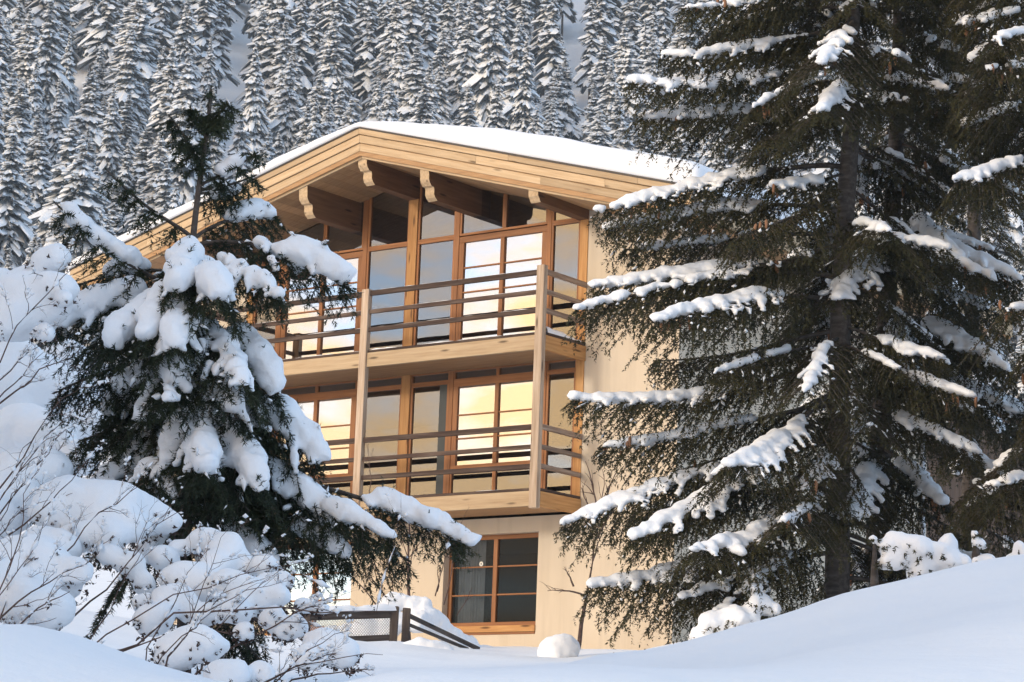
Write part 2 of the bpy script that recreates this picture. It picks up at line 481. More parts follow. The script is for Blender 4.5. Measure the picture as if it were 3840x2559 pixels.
purlin(-4.055, 8.79)
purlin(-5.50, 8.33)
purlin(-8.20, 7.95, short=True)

# ---- glazing
def pane(x0, x1, z0, z1, y, mat, parent, zt=None, tilt=0.0):
    zt = zt or (lambda x: z1)
    t = 0.012
    V = [(x0, y, z0), (x1, y, z0), (x1, y + tilt, zt(x1)), (x0, y + tilt, zt(x0))]
    V += [(a, b + t, c) for a, b, c in V]
    F_ = [(0, 1, 2, 3), (7, 6, 5, 4), (0, 4, 5, 1), (1, 5, 6, 2), (2, 6, 7, 3), (3, 7, 4, 0)]
    # only the outer sheet mirrors; a thin solid pane would mirror twice
    return wobj("pane", V[:4], [F_[0]], mat, parent)
def unit(name, x0, x1, z0, z1, mats, leaves=1, bars=(), y=D, fw=0.06, glassm="glass", fd=0.07, tilt=0.0, ztop=None, midbar=True):
    """a framed window or door unit: frame, leaves with panes and glazing bars."""
    f = bx(name, x0, x1, y, y + fd, z0, z0 + fw, mats, house)        # bottom rail carries the unit
    bx("frame", x0, x0 + fw, y + .002, y + fd - .002, z0 + fw, (ztop(x0 + fw / 2) if ztop else z1 - fw), mats, f)
    bx("frame", x1 - fw, x1, y + .002, y + fd - .002, z0 + fw, (ztop(x1 - fw / 2) if ztop else z1 - fw), mats, f)
    if not ztop: bx("frame", x0, x1, y, y + fd, z1 - fw, z1, mats, f)
    xs = np.linspace(x0 + fw, x1 - fw, leaves + 1)
    for k in range(leaves):
        a, b = xs[k], xs[k + 1]
        if k > 0: a += 0.045
        if k < leaves - 1: b -= 0.045
        zt = (lambda q: min(ztop(q), 99)) if ztop else None
        pane(a, b, z0 + fw, z1 - fw, y + 0.035, M[glassm], f, zt, tilt)
        for zb in bars:
            bx("muntin", a, b, y + .012, y + .05, zb - .014, zb + .014, mats, f)
    if leaves == 2 and midbar:
        bx("mullion", xs[1] - .045, xs[1] + .045, y - .004, y + fd + .004, z0 + fw, z1 - fw, mats, f)
    return f
FR = M["frame"]
# timber posts of the glazed gable
for xa, xb in ((-0.205, -0.03), (-8.36, -8.19)):
    bx("gable_post", xa, xb, D - .02, D + .14, 2.60, 8.0, M["spruce_beam"], house)
bx("gable_post", -4.245, -4.03, D - .03, D + .14, 2.60, 8.80, M["spruce_beam"], house)
for xa, xb in ((-0.96, -0.865), (-3.11, -3.01), (-5.385, -5.28), (-7.53, -7.43)):
    bx("gable_mullion", xa, xb, D - .01, D + .11, 2.86, min(zsoff(xa), zsoff(xb)), FR, house)
top = lambda q: zsoff(q) + .03
UP0, UP1 = 5.655, 7.955
cols = [(-0.865, -0.205, 1), (-3.01, -0.96, 2), (-4.03, -3.11, 1), (-5.28, -4.245, 1), (-7.43, -5.385, 2), (-8.19, -7.53, 1)]
for a, b, k in cols:
    # attic lights under the slope
    if k == 1: unit("gable_window", a, b, UP1, 0, FR, ztop=top, fw=.045)
    else:
        m_ = (a + b) / 2 + .02
        unit("gable_window", a, m_, UP1, 0, FR, ztop=top, fw=.045)
        unit("gable_window", m_, b, UP1, 0, FR, ztop=top, fw=.045)
    if k == 1: unit("fixed_window", a, b, UP0, UP1, FR, fw=.05)
    else: unit("balcony_door", a, b, UP0, UP1 - .02, FR, leaves=2, bars=(7.335, 6.865, 6.395), fw=.115, glassm="glass_door", tilt=0.004)
    # middle storey
    if k == 1:
        unit("fixed_window", a, b, 2.88, 5.20, FR, fw=.05)
        unit("clerestory_window", a, b, 5.20, 5.40, FR, fw=.035)
    else:
        m_ = (a + b) / 2
        unit("clerestory_window", a, m_, 5.20, 5.40, FR, fw=.035)
        unit("clerestory_window", m_, b, 5.20, 5.40, FR, fw=.035)
        unit("casement_window", a, b, 3.50, 5.20, FR, leaves=2, bars=(4.55, 4.11), fw=.115, glassm="glass_door", tilt=-0.004)
        unit("low_window", a, m_, 2.88, 3.50, FR, fw=.04)
        unit("low_window", m_, b, 2.88, 3.50, FR, fw=.04)
bx("dark_panel", -3.335, -3.115, D + .004, D + .03, 2.94, 5.15, M["dark_panel"], house)
# ground floor windows, set back in their openings
for x0, x1, gm in ((-3.06, -0.92, "glass_dark"), (-7.40, -5.28, "glass_door")):
    u = unit("casement_window", x0, x1, 0.655, 2.32, FR, leaves=2, bars=(1.745, 1.235), y=D + .15, fw=.085, glassm=gm)
    bx("sill", x0 + .01, x1 - .005, D - .035, D + .16, 0.545, 0.66, M["spruce_beam"], u)
    bx("sill", x0 + .01, x1 - .005, D - .012, D + .15, 0.50, 0.545, FR, u)
    if gm == "glass_dark":
        nx = 60
        cv = []
        for i in range(nx):
            xx = -2.96 + 0.62 * i / (nx - 1)
            yy = D + .33 + .025 * math.sin(i * 1.05) + .012 * math.sin(i * 2.7)
            cv += [(xx, yy, 0.70), (xx, yy, 2.28)]
        wobj("curtain", cv, [(2 * i, 2 * i + 2, 2 * i + 3, 2 * i + 1) for i in range(nx - 1)], M["curtain"], u, smooth=True)
        rv_, rf_ = [], []
        for i in range(16):
            a = i * math.pi / 8
            for r_, yo in ((0.014, 0), (0.028, -.012), (0.046, 0)):
                rv_.append((-2.31 + r_ * math.cos(a), D + .15 + yo, 1.80 + r_ * math.sin(a)))
        for i in range(16):
            j = (i + 1) % 16
            for q in (0, 1): rf_.append((3 * i + q, 3 * j + q, 3 * j + q + 1, 3 * i + q + 1))
        wobj("rosette", rv_, rf_, M["ornament"], u, smooth=True)

# ---- balconies
XB0, XB1 = -8.28, 0.0
posts = [(-0.168, 0.0), (-4.205, -4.038), (-8.28, -8.112)]
for (a, b), (z0, z1) in zip(posts, ((2.545, 6.835), (2.56, 6.80), (2.56, 6.80))):
    bx("balcony_post", a, b, -.04, .075, z0, z1, M["post_wood"], house, bev=0.008)
def balcony(zt):
    fl = bx("balcony", XB0 + .09, XB1 - .065, .085, D - .004, zt - .205, zt - .03, M["soffit"], house)   # floor slab
    for a, b in ((XB0 + .1, -4.205), (-4.038, -0.168)):
        bx("edge_beam", a - (.06 if a < -5 else 0), b, .0, .08, zt - .264, zt, M["larch"], fl)
        bx("deck_edge", a, b, .012, .085, zt + .004, zt + .05, M["rail_wood"], fl)
        for zr, h in ((1.124, .095), (.773, .075), (.436, .082)):
            bar("rail", (a - .01, .03, zt + zr), (b + .01, .03, zt + zr + random.uniform(-.006, .006)), .05, h, M["rail_wood"], fl)
    for xs_, sg in ((XB1, -1), (XB0, 1)):
        x0, x1 = sorted((xs_ + sg * .003, xs_ + sg * .065))
        bx("edge_beam", x0, x1, .078, D - .003, zt - .27, zt - .004, M["spruce_beam"], fl)
        bx("deck_edge", x0 + .01, x1 - .005, .08, D - .03, zt + .002, zt + .05, M["rail_wood"], fl)
        for zr, h in ((1.124, .095), (.773, .08), (.436, .085)):
            bar("rail", (xs_ + sg * .035, .07, zt + zr), (xs_ + sg * .035, D - .022, zt + zr - .01), .05, h, M["old_wood"], fl)
    n_ = 9
    for k in range(n_):
        y0 = .09 + k * (D - .10) / n_
        bx("deck_board", XB0 + .08, XB1 - .07, y0 + .004, y0 + (D - .10) / n_ - .004, zt - .028, zt + .022, M["old_wood"], fl)
    return fl
b_up, b_lo = balcony(5.60), balcony(2.85)
def ridge_of_snow(name, p0, p1, w, h, parent, seed, n=60, gaps=0.25):
    """thin uneven line of snow lying on a ledge."""
    p0, p1 = np.array(p0, float), np.array(p1, float)
    ax = (p1 - p0) / np.linalg.norm(p1 - p0); sd = np.cross([0, 0, 1], ax)
    V, m = [], 9
    L = np.linalg.norm(p1 - p0)
    for i in range(n + 1):
        t = i / n
        q = mnoise.noise(Vector((t * L * 1.6, seed, 0))) * .6 + mnoise.noise(Vector((t * L * 5, seed, 4))) * .35
        hh = h * max(0.03, min(1.5, 0.62 + q - gaps)); ww = w * min(1.1, max(0.2, .75 + .5 * q))
        for j in range(m):
            a = math.pi * j / (m - 1)
            V.append(p0 + ax * t * L + sd * ww / 2 * math.cos(a) + np.array([0, 0, hh * math.sin(a) ** .8]))
    Fs = [(i * m + j, i * m + j + 1, (i + 1) * m + j + 1, (i + 1) * m + j) for i in range(n) for j in range(m - 1)]
    return wobj(name, V, Fs, M["snow"], parent, smooth=True)
ridge_of_snow("snow_strip", (-4.0, .09, 5.648), (-.2, .09, 5.648), .12, .055, b_up, 1.0)
ridge_of_snow("snow_strip", (-8.1, .09, 5.648), (-4.25, .09, 5.648), .12, .05, b_up, 2.0)
ridge_of_snow("snow_strip", (-.12, .15, 5.648), (-.12, D - .1, 5.640), .26, .15, b_up, 3.5, n=30, gaps=-.1)
ridge_of_snow("snow_strip", (-4.0, .07, 2.898), (-.2, .07, 2.898), .07, .022, b_lo, 5.0)
for k_, (zr_, h_) in enumerate(((1.124, .095), (.773, .075), (.436, .082))):
    for a_, b_ in ((-8.1, -4.22), (-4.02, -.18)):
        ridge_of_snow("snow_strip", (a_, .03, 5.60 + zr_ + h_ / 2 - .001), (b_, .03, 5.60 + zr_ + h_ / 2 - .001), .045, .02, b_up, 11.0 + k_ + a_, gaps=.35)
# downpipe and timber-clad rear wing
bar("downpipe", (XW1 + .06, YB - .25, 0), (XW1 + .06, YB - .25, 7.6), .09, .09, M["zinc"], house, up=(1, 0, 0), bev=0.03)
y = YB
while y < YB + 5.2:
    bx("cladding_board", XW1 - .5, XW1 - .10 + random.uniform(-.004, .004), y + .004, y + .196, -0.9, 6.6, M["clad"], house)
    y += .2
TERRAIN_T = [-0.3185, -0.2500, -0.1986, -0.1798, -0.1583, -0.1403, -0.1266, -0.1146, -0.1026, -0.0871, -0.0751, -0.0604, -0.0494, -0.0403, -0.0184, -0.0099, 0.0035, 0.0254, 0.0307, 0.0379, 0.0538, 0.0611, 0.0761, 0.0942, 0.1105, 0.1353, 0.1601, 0.1848, 0.2058, 0.2656, 0.3346]
TERRAIN = [
    (0.00, -4.40, -4.40, -4.40, -4.40, -4.40, -4.40, -4.40, -4.40, -4.40, -4.40, -4.40, -4.40, -4.40, -4.40, -4.40, -4.40, -4.40, -4.40, -4.40, -4.40, -4.40, -4.40, -4.40, -4.40, -4.40, -4.40, -4.40, -4.40, -4.40, -4.40, -4.40),
    (4.00, -4.20, -4.20, -4.20, -4.20, -4.20, -4.20, -4.20, -4.20, -4.20, -4.20, -4.20, -4.20, -4.20, -4.20, -4.20, -4.20, -4.20, -4.20, -4.20, -4.20, -4.20, -4.20, -4.20, -4.20, -4.20, -4.20, -4.20, -4.20, -4.20, -4.20, -4.20),
    (6.50, -2.49, -2.49, -2.50, -2.52, -2.54, -2.57, -2.58, -2.60, -2.60, -2.61, -2.62, -2.63, -2.63, -2.62, -2.62, -2.62, -2.61, -2.61, -2.61, -2.60, -2.60, -2.60, -2.60, -2.59, -2.59, -2.58, -2.58, -2.57, -2.57, -2.55, -2.53),
    (8.50, -2.24, -2.25, -2.26, -2.25, -2.28, -2.33, -2.36, -2.39, -2.40, -2.41, -2.41, -2.39, -2.36, -2.34, -2.32, -2.32, -2.31, -2.30, -2.30, -2.31, -2.31, -2.33, -2.34, -2.35, -2.35, -2.36, -2.35, -2.34, -2.33, -2.30, -2.27),
    (10.50, -2.13, -2.16, -2.19, -2.22, -2.25, -2.27, -2.30, -2.32, -2.34, -2.34, -2.33, -2.33, -2.32, -2.31, -2.29, -2.28, -2.28, -2.26, -2.26, -2.25, -2.24, -2.24, -2.21, -2.18, -2.14, -2.08, -2.03, -1.97, -1.93, -1.80, -1.66),
    (15.00, -1.64, -1.78, -1.88, -1.92, -1.96, -2.00, -2.01, -2.02, -2.04, -2.05, -2.04, -2.03, -2.03, -2.02, -2.00, -1.99, -1.97, -1.90, -1.87, -1.84, -1.80, -1.78, -1.72, -1.64, -1.57, -1.43, -1.32, -1.22, -1.16, -0.99, -0.84),
    (18.00, -1.40, -1.56, -1.69, -1.73, -1.79, -1.83, -1.85, -1.86, -1.87, -1.89, -1.87, -1.86, -1.84, -1.83, -1.81, -1.80, -1.78, -1.73, -1.72, -1.69, -1.64, -1.61, -1.54, -1.46, -1.37, -1.24, -1.12, -1.00, -0.93, -0.76, -0.56),
    (30.00, 0.08, -0.28, -0.56, -0.62, -0.69, -0.75, -0.77, -0.79, -0.81, -0.80, -0.79, -0.79, -0.82, -0.82, -0.87, -0.88, -0.90, -0.91, -0.89, -0.86, -0.79, -0.75, -0.66, -0.53, -0.42, -0.29, -0.16, 0.01, 0.15, 0.58, 1.07),
    (38.00, 1.19, 0.61, 0.19, 0.11, 0.02, -0.06, -0.11, -0.15, -0.20, -0.23, -0.25, -0.27, -0.23, -0.20, -0.27, -0.30, -0.34, -0.33, -0.30, -0.26, -0.23, -0.18, -0.08, 0.02, 0.10, 0.24, 0.37, 0.51, 0.62, 1.16, 1.79),
    (44.00, 0.18, 0.18, 0.18, 0.18, 0.18, 0.18, 0.18, 0.18, 0.18, 0.18, 0.18, 0.18, 0.18, 0.18, 0.18, 0.18, 0.18, 0.18, 0.18, 0.18, 0.18, 0.18, 0.18, 0.18, 0.18, 0.18, 0.18, 0.18, 0.18, 0.18, 0.18),
    (52.00, 0.40, 0.40, 0.40, 0.40, 0.40, 0.40, 0.40, 0.40, 0.40, 0.40, 0.40, 0.40, 0.40, 0.40, 0.40, 0.40, 0.40, 0.40, 0.40, 0.40, 0.40, 0.40, 0.40, 0.40, 0.40, 0.40, 0.40, 0.40, 0.40, 0.40, 0.40),
    (70.00, 1.00, 1.00, 1.00, 1.00, 1.00, 1.00, 1.00, 1.00, 1.00, 1.00, 1.00, 1.00, 1.00, 1.00, 1.00, 1.00, 1.00, 1.00, 1.00, 1.00, 1.00, 1.00, 1.00, 1.00, 1.00, 1.00, 1.00, 1.00, 1.00, 1.00, 1.00),
    (95.00, 2.50, 2.50, 2.50, 2.50, 2.50, 2.50, 2.50, 2.50, 2.50, 2.50, 2.50, 2.50, 2.50, 2.50, 2.50, 2.50, 2.50, 2.50, 2.50, 2.50, 2.50, 2.50, 2.50, 2.50, 2.50, 2.50, 2.50, 2.50, 2.50, 2.50, 2.50),
    (130.00, 8.00, 8.00, 8.00, 8.00, 8.00, 8.00, 8.00, 8.00, 8.00, 8.00, 8.00, 8.00, 8.00, 8.00, 8.00, 8.00, 8.00, 8.00, 8.00, 8.00, 8.00, 8.00, 8.00, 8.00, 8.00, 8.00, 8.00, 8.00, 8.00, 8.00, 8.00),
    (180.00, 22.00, 22.00, 22.00, 22.00, 22.00, 22.00, 22.00, 22.00, 22.00, 22.00, 22.00, 22.00, 22.00, 22.00, 22.00, 22.00, 22.00, 22.00, 22.00, 22.00, 22.00, 22.00, 22.00, 22.00, 22.00, 22.00, 22.00, 22.00, 22.00, 22.00, 22.00),
    (260.00, 58.00, 58.00, 58.00, 58.00, 58.00, 58.00, 58.00, 58.00, 58.00, 58.00, 58.00, 58.00, 58.00, 58.00, 58.00, 58.00, 58.00, 58.00, 58.00, 58.00, 58.00, 58.00, 58.00, 58.00, 58.00, 58.00, 58.00, 58.00, 58.00, 58.00, 58.00),
    (330.00, 100.00, 100.00, 100.00, 100.00, 100.00, 100.00, 100.00, 100.00, 100.00, 100.00, 100.00, 100.00, 100.00, 100.00, 100.00, 100.00, 100.00, 100.00, 100.00, 100.00, 100.00, 100.00, 100.00, 100.00, 100.00, 100.00, 100.00, 100.00, 100.00, 100.00, 100.00),
    (420.00, 160.00, 160.00, 160.00, 160.00, 160.00, 160.00, 160.00, 160.00, 160.00, 160.00, 160.00, 160.00, 160.00, 160.00, 160.00, 160.00, 160.00, 160.00, 160.00, 160.00, 160.00, 160.00, 160.00, 160.00, 160.00, 160.00, 160.00, 160.00, 160.00, 160.00, 160.00),
    (600.00, 280.00, 280.00, 280.00, 280.00, 280.00, 280.00, 280.00, 280.00, 280.00, 280.00, 280.00, 280.00, 280.00, 280.00, 280.00, 280.00, 280.00, 280.00, 280.00, 280.00, 280.00, 280.00, 280.00, 280.00, 280.00, 280.00, 280.00, 280.00, 280.00, 280.00, 280.00),
    (800.00, 360.00, 360.00, 360.00, 360.00, 360.00, 360.00, 360.00, 360.00, 360.00, 360.00, 360.00, 360.00, 360.00, 360.00, 360.00, 360.00, 360.00, 360.00, 360.00, 360.00, 360.00, 360.00, 360.00, 360.00, 360.00, 360.00, 360.00, 360.00, 360.00, 360.00, 360.00),
]
SPRUCE_TRUNK_A = [
    (3.826, 29.000, -0.676),
    (3.826, 29.000, 0.313),
    (3.827, 29.000, 1.314),
    (3.825, 29.000, 2.328),
    (3.822, 29.000, 3.356),
    (3.868, 29.000, 4.399),
    (3.931, 29.000, 5.456),
    (3.928, 29.000, 6.525),
    (3.924, 29.000, 7.608),
    (3.921, 29.000, 8.707),
    (3.919, 29.000, 9.820),
    (3.917, 29.000, 10.948),
    (3.915, 29.000, 12.092),
    (3.903, 29.000, 13.252),
    (3.890, 29.000, 14.427),
    (3.877, 29.000, 15.620),
]
SPRUCE_TRUNK_B = [
    (4.567, 31.000, -0.508),
    (4.582, 31.000, 0.549),
    (4.597, 31.000, 1.620),
    (4.633, 31.000, 2.706),
    (4.681, 31.000, 3.806),
    (4.730, 31.000, 4.921),
    (4.778, 31.000, 6.051),
    (4.798, 31.000, 7.195),
    (4.813, 31.000, 8.354),
    (4.828, 31.000, 9.528),
    (4.838, 31.000, 10.719),
    (4.848, 31.000, 11.926),
    (4.858, 31.000, 13.149),
    (4.849, 31.000, 14.389),
    (4.840, 31.000, 15.647),
    (4.831, 31.000, 16.922),
]
SPRUCE_TRUNK_C = [
    (5.903, 27.500, -0.704),
    (5.919, 27.500, 0.171),
    (5.934, 27.500, 1.057),
    (5.951, 27.500, 1.953),
    (5.968, 27.500, 2.861),
    (5.988, 27.500, 3.779),
    (6.009, 27.500, 4.709),
    (6.030, 27.500, 5.651),
    (6.050, 27.500, 6.604),
    (6.065, 27.500, 7.570),
    (6.079, 27.500, 8.547),
    (6.094, 27.500, 9.537),
    (6.108, 27.500, 10.539),
    (6.122, 27.500, 11.555),
    (6.126, 27.500, 12.583),
    (6.131, 27.500, 13.625),
]
SPRUCE_TRUNK_D = [
    (6.323, 34.500, -0.198),
    (6.338, 34.500, 0.860),
    (6.353, 34.500, 1.930),
    (6.369, 34.500, 3.013),
    (6.384, 34.500, 4.108),
    (6.401, 34.500, 5.216),
    (6.419, 34.500, 6.338),
    (6.437, 34.500, 7.473),
    (6.455, 34.500, 8.622),
    (6.465, 34.500, 9.784),
    (6.472, 34.500, 10.960),
    (6.479, 34.500, 12.151),
    (6.485, 34.500, 13.356),
    (6.492, 34.500, 14.577),
    (6.493, 34.500, 15.812),
    (6.491, 34.500, 17.063),
]
SPRUCE_BRANCH_D = [
    (6.46, 34.50, 8.95, 7.12, 33.27, 8.54, 0.56, 0.07, 0.70, 0.09),
    (6.48, 34.50, 11.64, 7.54, 33.86, 11.34, 0.50, 0.55, 0.70, 0.01),
    (6.43, 34.50, 6.75, 5.89, 33.14, 6.15, 0.65, 0.69, 0.70, 0.04),
    (6.47, 34.50, 11.36, 7.32, 35.41, 11.05, 0.57, 0.60, 0.70, 0.00),
    (6.47, 34.50, 10.37, 6.46, 33.26, 10.01, 0.64, 0.64, 0.70, 0.02),
    (6.48, 34.50, 12.38, 7.24, 34.62, 12.14, 0.54, 0.58, 0.70, 0.00),
    (6.48, 34.50, 12.92, 5.47, 34.41, 12.61, 0.66, 0.47, 0.70, 0.07),
    (6.35, 34.50, 1.44, 7.78, 35.90, 0.76, 0.58, 0.54, 0.70, 0.01),
    (6.46, 34.50, 9.41, 6.78, 33.04, 8.85, 0.57, 0.53, 0.70, 0.03),
    (6.37, 34.50, 3.18, 7.96, 33.64, 2.78, 0.63, 0.24, 0.70, 0.09),
    (6.43, 34.50, 7.00, 6.03, 32.98, 6.60, 0.64, 0.27, 0.70, 0.05),
    (6.44, 34.50, 7.50, 7.50, 35.21, 7.20, 0.64, 0.00, 0.70, 0.04),
    (6.48, 34.50, 11.79, 5.86, 33.99, 11.63, 0.56, 0.42, 0.70, 0.07),
    (6.37, 34.50, 3.01, 7.74, 35.04, 2.54, 0.52, 0.39, 0.70, 0.06),
    (6.45, 34.50, 8.00, 7.21, 33.54, 7.66, 0.66, 0.69, 0.70, 0.10),
    (6.48, 34.50, 11.98, 5.78, 34.18, 11.76, 0.64, 0.53, 0.70, 0.02),
    (6.43, 34.50, 7.12, 7.35, 35.58, 6.70, 0.70, 0.71, 0.70, 0.07),
    (6.48, 34.50, 11.91, 5.64, 34.00, 11.60, 0.56, 0.42, 0.70, 0.07),
    (6.47, 34.50, 10.86, 6.13, 35.28, 10.68, 0.67, 0.44, 0.70, 0.05),
    (6.39, 34.50, 4.45, 7.09, 35.83, 3.92, 0.55, 0.33, 0.70, 0.00),
    (6.34, 34.50, 1.30, 7.85, 34.72, 0.75, 0.53, 0.40, 0.70, 0.08),
    (6.35, 34.50, 1.61, 8.30, 34.33, 1.00, 0.62, 0.46, 0.70, 0.03),
    (6.39, 34.50, 4.59, 5.61, 33.60, 4.14, 0.62, 0.49, 0.70, 0.05),
    (6.37, 34.50, 2.95, 8.04, 35.04, 2.28, 0.70, 0.51, 0.70, 0.00),
    (6.37, 34.50, 2.78, 6.41, 35.98, 2.32, 0.63, 0.51, 0.70, 0.04),
    (6.45, 34.50, 8.59, 7.56, 33.92, 8.35, 0.61, 0.25, 0.70, 0.00),
    (6.46, 34.50, 9.14, 6.02, 35.89, 8.64, 0.69, 0.47, 0.70, 0.09),
    (6.40, 34.50, 5.31, 6.91, 35.87, 4.87, 0.69, 0.16, 0.70, 0.07),
    (6.37, 34.50, 2.92, 7.76, 35.31, 2.45, 0.60, 0.44, 0.70, 0.04),
    (6.38, 34.50, 3.57, 6.13, 32.63, 3.02, 0.54, 0.85, 0.70, 0.09),
    (6.46, 34.50, 9.03, 6.13, 35.87, 8.61, 0.54, 0.28, 0.70, 0.08),
    (6.42, 34.50, 6.20, 6.54, 35.57, 5.97, 0.52, 0.63, 0.70, 0.03),
    (6.42, 34.50, 6.47, 7.17, 32.90, 6.14, 0.65, 0.38, 0.70, 0.07),
    (6.41, 34.50, 5.90, 7.21, 35.90, 5.49, 0.65, 0.00, 0.70, 0.05),
    (6.48, 34.50, 12.13, 6.31, 33.25, 11.81, 0.65, 0.50, 0.70, 0.04),
    (6.47, 34.50, 10.63, 5.90, 35.34, 10.27, 0.61, 0.00, 0.70, 0.09),
    (6.37, 34.50, 3.01, 6.45, 32.80, 2.43, 0.57, 0.58, 0.70, 0.01),
    (6.46, 34.50, 9.71, 5.51, 34.20, 9.31, 0.59, 0.64, 0.70, 0.04),
]
